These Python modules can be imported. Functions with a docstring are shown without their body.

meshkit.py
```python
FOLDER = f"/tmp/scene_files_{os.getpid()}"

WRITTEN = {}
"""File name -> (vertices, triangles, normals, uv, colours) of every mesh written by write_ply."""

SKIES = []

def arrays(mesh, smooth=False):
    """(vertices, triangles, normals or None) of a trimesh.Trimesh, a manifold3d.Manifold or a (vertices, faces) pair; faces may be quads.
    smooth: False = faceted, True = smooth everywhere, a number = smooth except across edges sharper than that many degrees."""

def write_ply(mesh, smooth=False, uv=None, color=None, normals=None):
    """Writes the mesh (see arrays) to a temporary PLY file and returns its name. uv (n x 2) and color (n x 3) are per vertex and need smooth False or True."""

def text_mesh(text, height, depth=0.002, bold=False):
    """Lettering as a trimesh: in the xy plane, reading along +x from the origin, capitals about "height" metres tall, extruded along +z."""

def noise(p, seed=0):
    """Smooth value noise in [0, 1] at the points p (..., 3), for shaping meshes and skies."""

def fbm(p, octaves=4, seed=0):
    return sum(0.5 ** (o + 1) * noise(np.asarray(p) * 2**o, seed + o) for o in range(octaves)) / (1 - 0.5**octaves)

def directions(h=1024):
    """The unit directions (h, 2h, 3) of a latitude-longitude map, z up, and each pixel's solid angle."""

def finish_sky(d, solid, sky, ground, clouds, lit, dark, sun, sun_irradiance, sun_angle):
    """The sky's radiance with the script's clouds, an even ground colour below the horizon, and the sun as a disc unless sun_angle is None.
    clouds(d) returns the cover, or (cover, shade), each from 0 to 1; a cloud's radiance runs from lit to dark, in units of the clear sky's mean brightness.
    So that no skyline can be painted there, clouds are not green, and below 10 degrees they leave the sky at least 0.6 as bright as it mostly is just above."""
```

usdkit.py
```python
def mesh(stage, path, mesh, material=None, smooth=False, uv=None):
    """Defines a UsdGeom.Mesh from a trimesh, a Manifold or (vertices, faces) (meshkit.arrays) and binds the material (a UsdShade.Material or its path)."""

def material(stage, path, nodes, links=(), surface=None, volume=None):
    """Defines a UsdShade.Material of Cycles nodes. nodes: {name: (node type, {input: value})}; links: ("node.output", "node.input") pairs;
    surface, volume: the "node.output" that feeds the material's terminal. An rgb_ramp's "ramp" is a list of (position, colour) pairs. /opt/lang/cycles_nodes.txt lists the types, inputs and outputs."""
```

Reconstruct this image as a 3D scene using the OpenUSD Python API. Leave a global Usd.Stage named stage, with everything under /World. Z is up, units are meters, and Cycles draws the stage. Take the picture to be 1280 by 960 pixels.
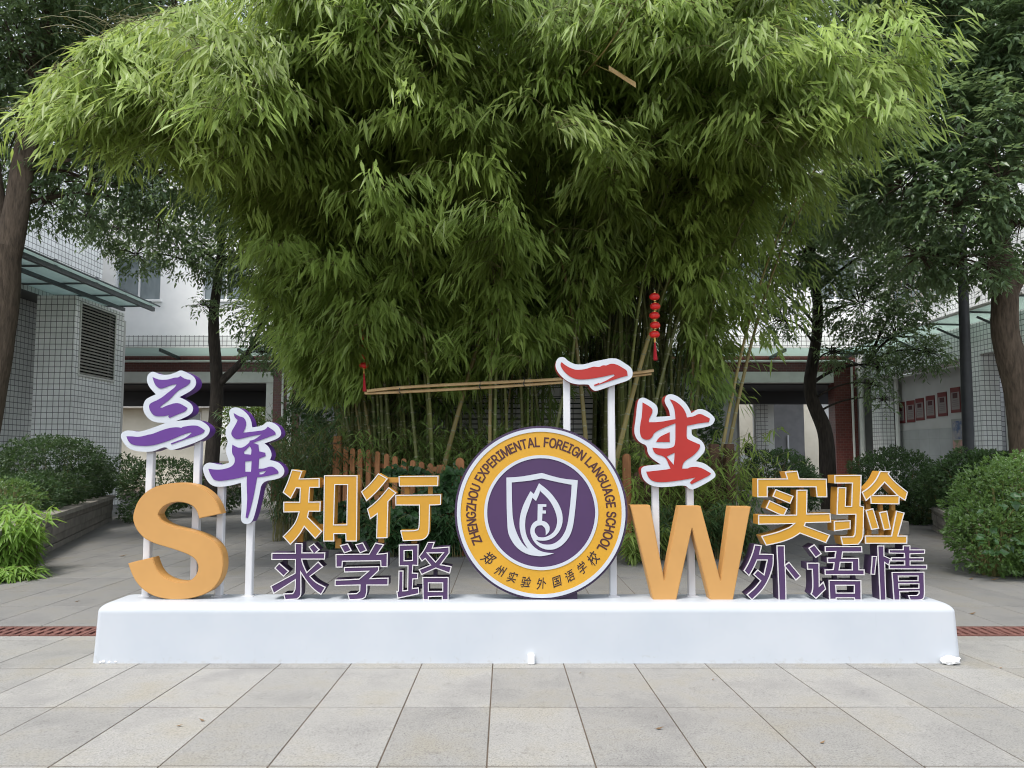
import math, random
import numpy as np, trimesh, shapely
from shapely.geometry import Polygon, MultiPolygon, box as sbox, Point
from shapely.ops import unary_union
from shapely import affinity
from pxr import Usd, UsdGeom, UsdLux, UsdShade, Gf, Sdf, Vt
import usdkit, meshkit

stage = Usd.Stage.CreateInMemory()
UsdGeom.SetStageUpAxis(stage, 'Z'); UsdGeom.SetStageMetersPerUnit(stage, 1.0)
W = '/World'; UsdGeom.Xform.Define(stage, W); UsdGeom.Scope.Define(stage, W + '/Looks')
rng = np.random.default_rng(7); random.seed(7)

# ---------------------------------------------------------------- camera, sky, sun, exposure
F, CX, CY, PITCH, CAMZ = 868.0, 630.0, 509.2, math.radians(4.0), 1.8
cam = UsdGeom.Camera.Define(stage, W + '/camera')
cam.CreateHorizontalApertureAttr(36.0); cam.CreateVerticalApertureAttr(27.0)
cam.CreateFocalLengthAttr(36.0 * F / 1280)
cam.CreateHorizontalApertureOffsetAttr(36.0 * 10 / 1280); cam.CreateVerticalApertureOffsetAttr(36.0 * 29.2 / 1280)
cam.CreateClippingRangeAttr((0.05, 2000.0)); cam.CreateFStopAttr(0.0)
cam.AddTranslateOp().Set((0, 0, CAMZ)); cam.AddRotateXOp().Set(90 + math.degrees(PITCH))
cam.CreateExposureAttr(EXPOSURE := 1.16)

SUN_DIR = np.array([-0.27, -0.30, 0.92]); SUN_DIR /= np.linalg.norm(SUN_DIR)     # towards the (veiled) sun
sky = UsdLux.DomeLight.Define(stage, W + '/sky'); sky.CreateIntensityAttr(1.0)
sky.GetPrim().SetCustomDataByKey('kind', 'structure')
skym = usdkit.material(stage, W + '/Looks/overcast_sky', {
    's': ('sky_texture', {'sky_type': 'single_scattering', 'sun_disc': False, 'sun_elevation': math.asin(SUN_DIR[2]), 'sun_rotation': math.atan2(SUN_DIR[0], SUN_DIR[1]), 'aerosol_density': 2.0}),
    'h': ('hsv', {'saturation': 0.40}),
    'tc': ('texture_coordinate', {}), 'n': ('noise_texture', {'scale': 2.2, 'detail': 5.0, 'roughness': 0.55}),
    'r': ('map_range', {'from_min': 0.3, 'from_max': 0.7, 'to_min': 0.85, 'to_max': 1.15}),
    'm': ('mix_color', {'blend_type': 'multiply', 'fac': 1.0, 'use_clamp': False}), 'cc': ('combine_color', {}),
    'b': ('background_shader', {'strength': 0.145})},
    [('s.color', 'h.color'), ('tc.generated', 'n.vector'), ('n.fac', 'r.value'), ('r.result', 'cc.r'), ('r.result', 'cc.g'), ('r.result', 'cc.b'), ('h.color', 'm.a'), ('cc.color', 'm.b'), ('m.result', 'b.color')], surface='b.background')
UsdShade.MaterialBindingAPI.Apply(sky.GetPrim()).Bind(skym)
sun = UsdLux.DistantLight.Define(stage, W + '/sun'); sun.CreateNormalizeAttr(True); sun.CreateIntensityAttr(0.40); sun.CreateAngleAttr(16.0); sun.CreateColorAttr((1.0, 0.96, 0.90))
q = Gf.Rotation(Gf.Vec3d(0, 0, 1), Gf.Vec3d(*map(float, SUN_DIR)))
sun.AddTransformOp().Set(Gf.Matrix4d().SetRotate(q))

# ---------------------------------------------------------------- helpers
used = {}
def numbered(parent, name):
    k = (parent, name); n = used.get(k, 0); used[k] = n + 1
    return f'{parent}/{name}' if n == 0 else f'{parent}/{name}_{n:03d}'
def tag(prim, label=None, cat=None, group=None, kind=None):
    for k, v in (('label', label), ('category', cat), ('group', group), ('kind', kind)):
        if v: prim.SetCustomDataByKey(k, v)
    return prim
def thing(name, label=None, cat=None, loc=(0, 0, 0), rz=0.0, group=None, kind=None):
    x = UsdGeom.Xform.Define(stage, numbered(W, name)); x.AddTranslateOp().Set(tuple(map(float, loc)))
    if rz: x.AddRotateZOp().Set(float(rz))
    x.GetPrim().SetCustomDataByKey('_loc', '')
    x.GetPrim().ClearCustomDataByKey('_loc')
    LOC[str(x.GetPath())] = np.array(loc, float)
    return tag(x.GetPrim(), label, cat, group, kind)
LOC = {}
def part(parent, name, mesh, mat, smooth=False, label=None, kind=None, local=False):
    """A mesh under a thing (or at top level with parent None); mesh in world coordinates unless local."""
    pp = W if parent is None else str(parent.GetPath())
    v, f = (np.asarray(mesh[0], float), np.asarray(mesh[1])) if isinstance(mesh, tuple) else (np.asarray(mesh.vertices, float), np.asarray(mesh.faces))
    root = '/'.join(pp.split('/')[:3])
    if parent is not None and not local and root in LOC: v = v - LOC[root]
    m = usdkit.mesh(stage, numbered(pp, name), (v, f), M[mat] if isinstance(mat, str) else mat, smooth=smooth)
    return tag(m.GetPrim(), label, None, None, kind)
cat_ = trimesh.util.concatenate
def bx(x0, x1, y0, y1, z0, z1):
    b = trimesh.creation.box((x1 - x0, y1 - y0, z1 - z0)); b.apply_translation(((x0 + x1) / 2, (y0 + y1) / 2, (z0 + z1) / 2)); return b
def cbx(x0, x1, y0, y1, z0, z1, c=0.01):
    """a box with chamfered edges"""
    pts = []
    for sx in (0, 1):
        for sy in (0, 1):
            for sz in (0, 1):
                x, y, z = (x0, x1)[sx], (y0, y1)[sy], (z0, z1)[sz]; dx, dy, dz = (c, -c)[sx], (c, -c)[sy], (c, -c)[sz]
                pts += [(x + dx, y + dy, z), (x + dx, y, z + dz), (x, y + dy, z + dz)]
    return trimesh.convex.convex_hull(np.array(pts))
def tube(P, R, sides=8, cap=True):
    P = np.asarray(P, float); R = np.broadcast_to(R, (len(P),)).astype(float)
    T = np.gradient(P, axis=0); T /= np.linalg.norm(T, axis=1, keepdims=True) + 1e-12
    a = np.cross(T, [0.31, 0.95, 0.05]); a /= np.linalg.norm(a, axis=1, keepdims=True) + 1e-12
    b = np.cross(T, a); g = np.arange(sides) * 2 * np.pi / sides
    v = (P[:, None] + R[:, None, None] * (np.cos(g)[None, :, None] * a[:, None] + np.sin(g)[None, :, None] * b[:, None])).reshape(-1, 3)
    i, j = np.meshgrid(np.arange(len(P) - 1), np.arange(sides), indexing='ij'); k = (j + 1) % sides
    qd = np.stack([i * sides + j, (i + 1) * sides + j, (i + 1) * sides + k, i * sides + k], -1).reshape(-1, 4)
    f = np.vstack([qd[:, [0, 2, 1]], qd[:, [0, 3, 2]]])
    if cap:
        n = len(v); v = np.vstack([v, P[:1], P[-1:]]); o = (len(P) - 1) * sides; r = np.arange(sides); r2 = (r + 1) % sides
        f = np.vstack([f, np.stack([np.full(sides, n), r, r2], 1), np.stack([np.full(sides, n + 1), o + r2, o + r], 1)])
    return trimesh.Trimesh(v, f, process=False)
def spline(pts, n=8):
    P = np.asarray(pts, float); t = np.arange(len(P)); from_ = np.linspace(0, len(P) - 1, (len(P) - 1) * n + 1)
    from scipy.interpolate import CubicSpline
    return CubicSpline(t, P)(from_) if len(P) > 2 else np.stack([np.interp(from_, t, P[:, k]) for k in range(P.shape[1])], 1)
def P(px, py, Y):
    """the point at depth Y that the photograph shows at (px, py)"""
    u, v = (px - CX) / F, (CY - py) / F
    d = np.array([u, math.cos(PITCH) - v * math.sin(PITCH), math.sin(PITCH) + v * math.cos(PITCH)])
    return np.array([0, 0, CAMZ]) + d * (Y / d[1])
def slope(py):
    v = (CY - py) / F; return (math.sin(PITCH) + v * math.cos(PITCH)) / (math.cos(PITCH) - v * math.sin(PITCH))
def ground_y(py):
    """how far away the ground is that shows at height py"""
    y = (CAMZ - 0.203) / (-slope(py) - 0.0276); return y if y < 7.31 else CAMZ / -slope(py)
def ground_z(y): return np.where(np.asarray(y) < 7.31, 0.203 - 0.0276 * np.asarray(y), 0.0012)

# ---------------------------------------------------------------- materials
M = {}
def pmat(name, c1, c2=None, scale=4.0, rough=0.6, spec=0.5, bump=0.0, bscale=60.0, rand=0.0, detail=4.0, metallic=0.0, coat=0.0, stretch=(1, 1, 1), island=0.0, ramp=(0.35, 0.65), rvar=0.0):
    c2 = c2 or c1
    nodes = {'g': ('geometry', {}), 'mp': ('mapping', {'scale': stretch}), 'n': ('noise_texture', {'scale': scale, 'detail': detail, 'roughness': 0.6}),
             'r': ('rgb_ramp', {'ramp': [(ramp[0], c1), (ramp[1], c2)]}), 'p': ('principled_bsdf', {'roughness': rough, 'specular_ior_level': spec, 'metallic': metallic, 'coat_weight': coat})}
    links = [('g.position', 'mp.vector'), ('mp.vector', 'n.vector'), ('n.fac', 'r.fac')]
    out = 'r.color'
    if rand or island:
        nodes['o'] = ('object_info', {}); nodes['v'] = ('map_range', {'to_min': 1 - (rand or island), 'to_max': 1 + (rand or island)}); nodes['h'] = ('hsv', {})
        links += [('g.random_per_island' if island else 'o.random', 'v.value'), ('v.result', 'h.value'), (out, 'h.color')]; out = 'h.color'
    links.append((out, 'p.base_color'))
    if rvar:
        nodes['rr'] = ('map_range', {'to_min': max(0, rough - rvar), 'to_max': min(1, rough + rvar)}); links += [('n.fac', 'rr.value'), ('rr.result', 'p.roughness')]
    if bump:
        nodes['bn'] = ('noise_texture', {'scale': bscale, 'detail': 3.0}); nodes['b'] = ('bump', {'strength': bump, 'distance': 0.01})
        links += [('mp.vector', 'bn.vector'), ('bn.fac', 'b.height'), ('b.normal', 'p.normal')]
    M[name] = usdkit.material(stage, f'{W}/Looks/{name}', nodes, links, surface='p.BSDF')
def leafmat(name, cols, trans=0.35, tcol=(0.28, 0.36, 0.05), rough=0.45, spec=0.35, rand=0.12):
    nodes = {'g': ('geometry', {}), 'o': ('object_info', {}), 'r': ('rgb_ramp', {'ramp': cols}), 'v': ('map_range', {'to_min': 1 - rand, 'to_max': 1 + rand}), 'h': ('hsv', {}),
             'n': ('noise_texture', {'scale': 0.8, 'detail': 2.0}), 'nv': ('map_range', {'from_min': 0.3, 'from_max': 0.7, 'to_min': 0.72, 'to_max': 1.28}), 'mu': ('math', {'math_type': 'multiply'}),
             'p': ('principled_bsdf', {'roughness': rough, 'specular_ior_level': spec}), 't': ('translucent_bsdf', {}), 'tm': ('mix_color', {'blend_type': 'mix', 'fac': 0.5, 'b': tcol}), 'm': ('mix_closure', {'fac': trans})}
    links = [('g.random_per_island', 'r.fac'), ('o.random', 'v.value'), ('g.position', 'n.vector'), ('n.fac', 'nv.value'), ('nv.result', 'mu.value1'), ('v.result', 'mu.value2'), ('mu.value', 'h.value'), ('r.color', 'h.color'),
             ('h.color', 'p.base_color'), ('h.color', 'tm.a'), ('tm.result', 't.color'), ('p.BSDF', 'm.closure1'), ('t.BSDF', 'm.closure2')]
    M[name] = usdkit.material(stage, f'{W}/Looks/{name}', nodes, links, surface='m.closure')
def tilemat(name, tile, grout, size=0.2, mort=0.012, rough=0.3, var=0.08, offset=0.0, bw=None):
    """small wall tiles laid in a grid on upright walls"""
    nodes = {'g': ('geometry', {}), 's': ('separate_xyz', {}), 'a': ('math', {'math_type': 'add'}), 'c': ('combine_xyz', {}),
             'b': ('brick_texture', {'offset': offset, 'scale': 1.0, 'mortar_size': mort, 'mortar_smooth': 0.15, 'brick_width': bw or size, 'row_height': size, 'color1': tile, 'color2': tuple(x * (1 - var) for x in tile), 'mortar': grout, 'bias': 0.0}),
             'n': ('noise_texture', {'scale': 0.7, 'detail': 5.0, 'roughness': 0.65}), 'nr': ('map_range', {'from_min': 0.3, 'from_max': 0.7, 'to_min': 0.78, 'to_max': 1.06}), 'h': ('hsv', {}),
             'p': ('principled_bsdf', {'roughness': rough}), 'bu': ('bump', {'strength': 0.5, 'distance': 0.006, 'invert': True})}
    links = [('g.position', 's.vector'), ('s.x', 'a.value1'), ('s.y', 'a.value2'), ('a.value', 'c.x'), ('s.z', 'c.y'), ('c.vector', 'b.vector'), ('g.position', 'n.vector'), ('n.fac', 'nr.value'), ('nr.result', 'h.value'), ('b.color', 'h.color'),
             ('h.color', 'p.base_color'), ('b.fac', 'bu.height'), ('bu.normal', 'p.normal')]
    M[name] = usdkit.material(stage, f'{W}/Looks/{name}', nodes, links, surface='p.BSDF')

def granite(name, base, rand=0.07, island=0.0):
    """flame-finished granite paving: fine speckle, broad grey-yellow mottling, stains"""
    lo = tuple(x * 0.80 for x in base)
    nodes = {'g': ('geometry', {}), 'o': ('object_info', {}), 'n': ('noise_texture', {'scale': 95.0, 'detail': 4.0, 'roughness': 0.8}), 'r': ('rgb_ramp', {'ramp': [(0.32, tuple(x * 0.42 for x in base)), (0.47, base), (0.60, tuple(min(1, x * 1.12) for x in base)), (0.70, tuple(min(1, x * 1.5) for x in base))]}),
             'n2': ('noise_texture', {'scale': 1.6, 'detail': 6.0, 'roughness': 0.65}), 'r2': ('rgb_ramp', {'ramp': [(0.30, (0.80, 0.80, 0.82)), (0.5, (1, 1, 1)), (0.68, (1.0, 0.965, 0.88))]}),
             'n3': ('noise_texture', {'scale': 7.0, 'detail': 5.0, 'roughness': 0.75, 'distortion': 0.6}), 'r3': ('rgb_ramp', {'ramp': [(0.30, (0.72, 0.70, 0.68)), (0.40, (1, 1, 1))]}),
             'm1': ('mix_color', {'blend_type': 'multiply', 'fac': 1.0}), 'm2': ('mix_color', {'blend_type': 'multiply', 'fac': 0.75}),
             'v': ('map_range', {'to_min': 1 - (rand or island), 'to_max': 1 + (rand or island)}), 'h': ('hsv', {}),
             'p': ('principled_bsdf', {'roughness': 0.72, 'specular_ior_level': 0.35}), 'b': ('bump', {'strength': 0.25, 'distance': 0.004})}
    links = [('g.position', 'n.vector'), ('g.position', 'n2.vector'), ('g.position', 'n3.vector'), ('n.fac', 'r.fac'), ('n2.fac', 'r2.fac'), ('n3.fac', 'r3.fac'), ('r.color', 'm1.a'), ('r2.color', 'm1.b'), ('m1.result', 'm2.a'), ('r3.color', 'm2.b'),
             ('g.random_per_island' if island else 'o.random', 'v.value'), ('v.result', 'h.value'), ('m2.result', 'h.color'), ('h.color', 'p.base_color'), ('n.fac', 'b.height'), ('b.normal', 'p.normal')]
    M[name] = usdkit.material(stage, f'{W}/Looks/{name}', nodes, links, surface='p.BSDF')
granite('paving_granite', (0.247, 0.243, 0.227), rand=0.10); granite('paving_granite_shaded', (0.172, 0.169, 0.160)); granite('paving_granite_far', (0.168, 0.165, 0.157), rand=0, island=0.06)  # slabs past the drain are darker: canopy shade put into the stone colour
pmat('paving_joint', (0.070, 0.056, 0.042), (0.12, 0.096, 0.075), 6, 0.95, 0.2)
pmat('earth', (0.06, 0.05, 0.035), (0.11, 0.09, 0.06), 3, 0.95, 0.2, 0.6, 20)
pmat('drain_iron', (0.1148, 0.0493, 0.0391), (0.1552, 0.0667, 0.0529), 9, 0.75, 0.4, 0.2, 90, rand=0.1)
pmat('drain_dark', (0.012, 0.010, 0.010), None, 5, 0.9)
pmat('white_paint', (0.585, 0.615, 0.66), (0.635, 0.66, 0.695), 1.8, 0.38, 0.5, 0.06, 9, detail=6)
M['plinth_paint'] = usdkit.material(stage, f'{W}/Looks/plinth_paint', {'g': ('geometry', {}), 's': ('separate_xyz', {}),
    'n1': ('noise_texture', {'scale': 1.3, 'detail': 6.0, 'roughness': 0.6}), 'r1': ('rgb_ramp', {'ramp': [(0.3, (0.390, 0.422, 0.458)), (0.7, (0.440, 0.463, 0.490))]}),
    'n2': ('noise_texture', {'scale': 14.0, 'detail': 8.0, 'roughness': 0.72, 'distortion': 0.4}), 'z': ('map_range', {'from_min': 0.03, 'from_max': 0.17, 'to_min': 0.21, 'to_max': 0.0, 'clamp': True}), 'a': ('math', {'math_type': 'add'}), 'r2': ('rgb_ramp', {'ramp': [(0.70, (0, 0, 0)), (0.92, (0.6, 0.6, 0.6))]}), 'm': ('mix_color', {'b': (0.30, 0.275, 0.235), 'blend_type': 'mix'}),
    'mp': ('mapping', {'scale': (2.0, 2.0, 0.25), 'rotation': (0.0, 0.5, 0.3)}), 'n3': ('noise_texture', {'scale': 24.0, 'detail': 2.0, 'roughness': 0.5}), 'r3': ('rgb_ramp', {'ramp': [(0.70, (0, 0, 0)), (0.76, (0.22, 0.22, 0.22))]}), 'm2': ('mix_color', {'b': (0.36, 0.37, 0.40), 'blend_type': 'mix'}),
    'rr': ('map_range', {'to_min': 0.28, 'to_max': 0.52}), 'bn': ('noise_texture', {'scale': 5.0, 'detail': 3.0}), 'b': ('bump', {'strength': 0.10, 'distance': 0.01}), 'p': ('principled_bsdf', {})},
    [('g.position', 's.vector'), ('g.position', 'n1.vector'), ('g.position', 'n2.vector'), ('g.position', 'mp.vector'), ('mp.vector', 'n3.vector'), ('g.position', 'bn.vector'), ('n1.fac', 'r1.fac'), ('s.z', 'z.value'), ('n2.fac', 'a.value1'), ('z.result', 'a.value2'), ('a.value', 'r2.fac'), ('r2.color', 'm.fac'), ('r1.color', 'm.a'),
     ('n3.fac', 'r3.fac'), ('r3.color', 'm2.fac'), ('m.result', 'm2.a'), ('m2.result', 'p.base_color'), ('n2.fac', 'rr.value'), ('rr.result', 'p.roughness'), ('bn.fac', 'b.height'), ('b.normal', 'p.normal')], surface='p.BSDF')
pmat('pole_paint', (0.5253, 0.5321, 0.5448), (0.5585, 0.5618, 0.5686), 3, 0.32, 0.5)
pmat('foam_white', (0.80, 0.79, 0.77), (0.88, 0.87, 0.86), 30, 0.8, 0.3, 0.5, 60)
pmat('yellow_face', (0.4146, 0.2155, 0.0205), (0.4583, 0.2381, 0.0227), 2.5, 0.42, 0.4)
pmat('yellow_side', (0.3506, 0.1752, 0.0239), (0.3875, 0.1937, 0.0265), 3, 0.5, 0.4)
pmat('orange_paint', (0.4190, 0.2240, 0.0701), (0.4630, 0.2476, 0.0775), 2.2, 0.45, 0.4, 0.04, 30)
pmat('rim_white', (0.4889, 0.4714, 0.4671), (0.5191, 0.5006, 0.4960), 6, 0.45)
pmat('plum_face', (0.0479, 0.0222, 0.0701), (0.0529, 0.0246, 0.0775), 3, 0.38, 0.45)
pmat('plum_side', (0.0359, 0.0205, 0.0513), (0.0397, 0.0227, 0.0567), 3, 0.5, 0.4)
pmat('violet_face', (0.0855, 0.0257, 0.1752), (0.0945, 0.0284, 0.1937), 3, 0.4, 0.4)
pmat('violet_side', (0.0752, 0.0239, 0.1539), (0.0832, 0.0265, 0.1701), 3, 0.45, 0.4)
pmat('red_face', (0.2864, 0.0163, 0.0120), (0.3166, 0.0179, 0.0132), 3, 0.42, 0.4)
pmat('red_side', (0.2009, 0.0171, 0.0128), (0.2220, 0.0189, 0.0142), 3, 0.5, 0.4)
pmat('plate_white', (0.4321, 0.4583, 0.4932), (0.4589, 0.4867, 0.5237), 3, 0.35, 0.5)
pmat('ring_yellow', (0.4617, 0.2445, 0.0188), (0.5103, 0.2703, 0.0208), 2.5, 0.38, 0.45)
pmat('letter_brown', (0.045, 0.010, 0.009), None, 3, 0.5)
pmat('ink_brown', (0.020, 0.008, 0.008), None, 3, 0.5)
pmat('fence_wood', (0.2250, 0.0954, 0.0360), (0.3375, 0.1521, 0.0621), 9, 0.7, 0.3, 0.35, 30, rand=0.16, stretch=(3, 3, 0.35))
pmat('fence_wood_dark', (0.075, 0.040, 0.025), (0.115, 0.062, 0.038), 9, 0.75, 0.3, 0.35, 30, rand=0.12, stretch=(3, 3, 0.35))
pmat('bamboo_dry', (0.3780, 0.2430, 0.1080), (0.4680, 0.3240, 0.1620), 5, 0.5, 0.4, 0.1, 30)
pmat('bamboo_culm', (0.075, 0.100, 0.024), (0.125, 0.130, 0.035), 2.5, 0.4, 0.45, rand=0.25, stretch=(1, 1, 0.25))
pmat('bamboo_culm_old', (0.19, 0.155, 0.05), (0.25, 0.195, 0.07), 2.5, 0.42, 0.4, rand=0.18, stretch=(1, 1, 0.25))
pmat('culm_ring', (0.26, 0.26, 0.17), (0.18, 0.18, 0.11), 8, 0.6)
pmat('twig', (0.10, 0.10, 0.030), (0.14, 0.12, 0.04), 8, 0.7)
pmat('bark', (0.062, 0.048, 0.035), (0.131, 0.100, 0.073), 7, 0.92, 0.2, 1.0, 22, stretch=(3, 3, 0.55), detail=7)
pmat('bark_dark', (0.030, 0.026, 0.022), (0.060, 0.050, 0.042), 7, 0.92, 0.2, 0.9, 22, stretch=(3, 3, 0.55), detail=7)
leafmat('bamboo_leaf', [(0, (0.200, 0.285, 0.066)), (0.30, (0.300, 0.395, 0.092)), (0.65, (0.390, 0.485, 0.120)), (0.88, (0.470, 0.540, 0.155)), (0.955, (0.54, 0.50, 0.19)), (1, (0.46, 0.35, 0.18))], 0.47, (0.50, 0.62, 0.14), rand=0.22)
leafmat('bamboo_leaf_fresh', [(0, (0.240, 0.325, 0.075)), (0.30, (0.340, 0.440, 0.105)), (0.65, (0.425, 0.515, 0.130)), (0.93, (0.500, 0.560, 0.175)), (0.97, (0.55, 0.52, 0.20)), (1, (0.50, 0.40, 0.20))], 0.42, (0.48, 0.60, 0.14), rand=0.18)  # lighter copy of bamboo_leaf, with the light on outer sprays put into its colour
leafmat('bamboo_leaf_deep', [(0, (0.150, 0.225, 0.062)), (0.35, (0.215, 0.310, 0.085)), (0.7, (0.290, 0.390, 0.110)), (0.94, (0.36, 0.42, 0.135)), (1, (0.42, 0.33, 0.17))], 0.44, (0.42, 0.56, 0.14), rand=0.2)
leafmat('ash_leaf', [(0, (0.105, 0.165, 0.080)), (0.4, (0.160, 0.240, 0.115)), (0.8, (0.220, 0.310, 0.150)), (0.97, (0.28, 0.36, 0.15)), (1, (0.42, 0.45, 0.14))], 0.38, (0.34, 0.46, 0.15), 0.36, 0.5)
leafmat('bright_leaf', [(0, (0.17, 0.30, 0.05)), (0.5, (0.26, 0.43, 0.075)), (1, (0.36, 0.52, 0.11))], 0.38, (0.38, 0.56, 0.08))
leafmat('far_leaf', [(0, (0.07, 0.12, 0.02)), (0.5, (0.13, 0.19, 0.04)), (1, (0.2, 0.26, 0.06))], 0.3)
leafmat('hedge_leaf', [(0, (0.042, 0.080, 0.026)), (0.5, (0.066, 0.118, 0.038)), (1, (0.108, 0.165, 0.055))], 0.24, (0.14, 0.24, 0.05), 0.4, 0.5)
leafmat('shrub_leaf', [(0, (0.075, 0.140, 0.034)), (0.45, (0.125, 0.210, 0.050)), (0.8, (0.190, 0.285, 0.072)), (1, (0.33, 0.42, 0.13))], 0.30, (0.26, 0.38, 0.07), 0.4, 0.5)
leafmat('vine_leaf', [(0, (0.030, 0.072, 0.024)), (0.5, (0.045, 0.100, 0.035)), (1, (0.08, 0.15, 0.05))], 0.22, (0.1, 0.2, 0.04), 0.4, 0.45)
leafmat('dry_leaf', [(0, (0.16, 0.10, 0.05)), (0.6, (0.28, 0.19, 0.09)), (1, (0.40, 0.32, 0.14))], 0.15, (0.3, 0.2, 0.06))
tilemat('white_tile', (0.80, 0.81, 0.785), (0.10, 0.10, 0.10), 0.19, 0.011)
tilemat('white_tile_fine', (0.80, 0.81, 0.80), (0.16, 0.16, 0.17), 0.15, 0.010)
tilemat('red_tile', (0.115, 0.024, 0.018), (0.11, 0.065, 0.055), 0.10, 0.008, 0.35, 0.3, 0.5, 0.22)
tilemat('dado_tile', (0.36, 0.37, 0.365), (0.28, 0.29, 0.285), 0.6, 0.004, 0.10, 0.03)
pmat('plaster', (0.77, 0.775, 0.77), (0.86, 0.86, 0.85), 0.8, 0.85, 0.2, detail=7)
pmat('arcade_plaster_shaded', (0.40, 0.395, 0.385), (0.47, 0.465, 0.455), 0.8, 0.8, 0.2, detail=7)  # plaster greyed down, the shade inside the arcade put into its colour
pmat('plaster_cream', (0.52, 0.49, 0.40), (0.60, 0.57, 0.48), 1.0, 0.85, 0.2, detail=6)
pmat('lintel_white', (0.58, 0.57, 0.55), (0.66, 0.65, 0.63), 2, 0.8, 0.3)
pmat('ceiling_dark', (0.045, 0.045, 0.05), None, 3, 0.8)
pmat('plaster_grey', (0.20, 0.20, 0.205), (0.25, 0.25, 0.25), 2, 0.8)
pmat('steel_dark', (0.050, 0.060, 0.065), (0.075, 0.085, 0.09), 4, 0.45, 0.5)
pmat('lamp_black', (0.022, 0.025, 0.028), (0.034, 0.037, 0.040), 4, 0.5, 0.4)
pmat('louver_white', (0.50, 0.50, 0.46), (0.56, 0.56, 0.52), 4, 0.6)
pmat('louver_slat', (0.30, 0.29, 0.26), (0.36, 0.35, 0.31), 4, 0.6)
pmat('dark_inside', (0.014, 0.014, 0.014), None, 4, 0.9)
pmat('window_white', (0.68, 0.69, 0.69), None, 4, 0.4)
pmat('window_bar', (0.45, 0.40, 0.36), None, 4, 0.5)
pmat('curtain', (0.42, 0.46, 0.48), (0.58, 0.61, 0.63), 2, 0.9, stretch=(6, 6, 0.2))
pmat('pipe_white', (0.62, 0.63, 0.60), (0.70, 0.70, 0.67), 3, 0.4)
pmat('planter_stone', (0.16, 0.145, 0.125), (0.225, 0.205, 0.175), 5, 0.85, 0.25, 0.3, 60, rand=0.10, detail=7)
pmat('planter_cap', (0.20, 0.185, 0.16), (0.27, 0.25, 0.215), 5, 0.8, 0.3, 0.3, 60, rand=0.08, detail=7)
pmat('hut_tile', (0.62, 0.625, 0.60), (0.72, 0.72, 0.70), 5, 0.4, 0.5, rand=0.06)
pmat('hut_grout', (0.035, 0.035, 0.035), None, 5, 0.9)
pmat('hut_slat', (0.62, 0.625, 0.60), (0.72, 0.72, 0.70), 4, 0.5, rand=0.05)
pmat('wire_dark', (0.02, 0.022, 0.022), None, 5, 0.5)
pmat('lantern_red', (0.5400, 0.0162, 0.0162), (0.6120, 0.0252, 0.0198), 20, 0.4, 0.5)
pmat('tassel_red', (0.50, 0.012, 0.025), (0.42, 0.010, 0.02), 60, 0.7, stretch=(4, 4, 0.2))
pmat('gold', (0.70, 0.45, 0.12), None, 5, 0.35, metallic=0.8)
pmat('cord_gold', (0.50, 0.40, 0.20), None, 5, 0.7)
pmat('poster_red', (0.118, 0.016, 0.016), (0.143, 0.021, 0.020), 4, 0.4)  # poster colours are darkened too, carrying the shade of the arcade
pmat('poster_paper', (0.223, 0.192, 0.186), None, 4, 0.5)
pmat('poster_photo', (0.081, 0.012, 0.012), (0.031, 0.012, 0.019), 8, 0.5)
pmat('poster_print', (0.149, 0.124, 0.124), None, 4, 0.5)
pmat('board_frame', (0.24, 0.24, 0.23), None, 4, 0.5)
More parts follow.
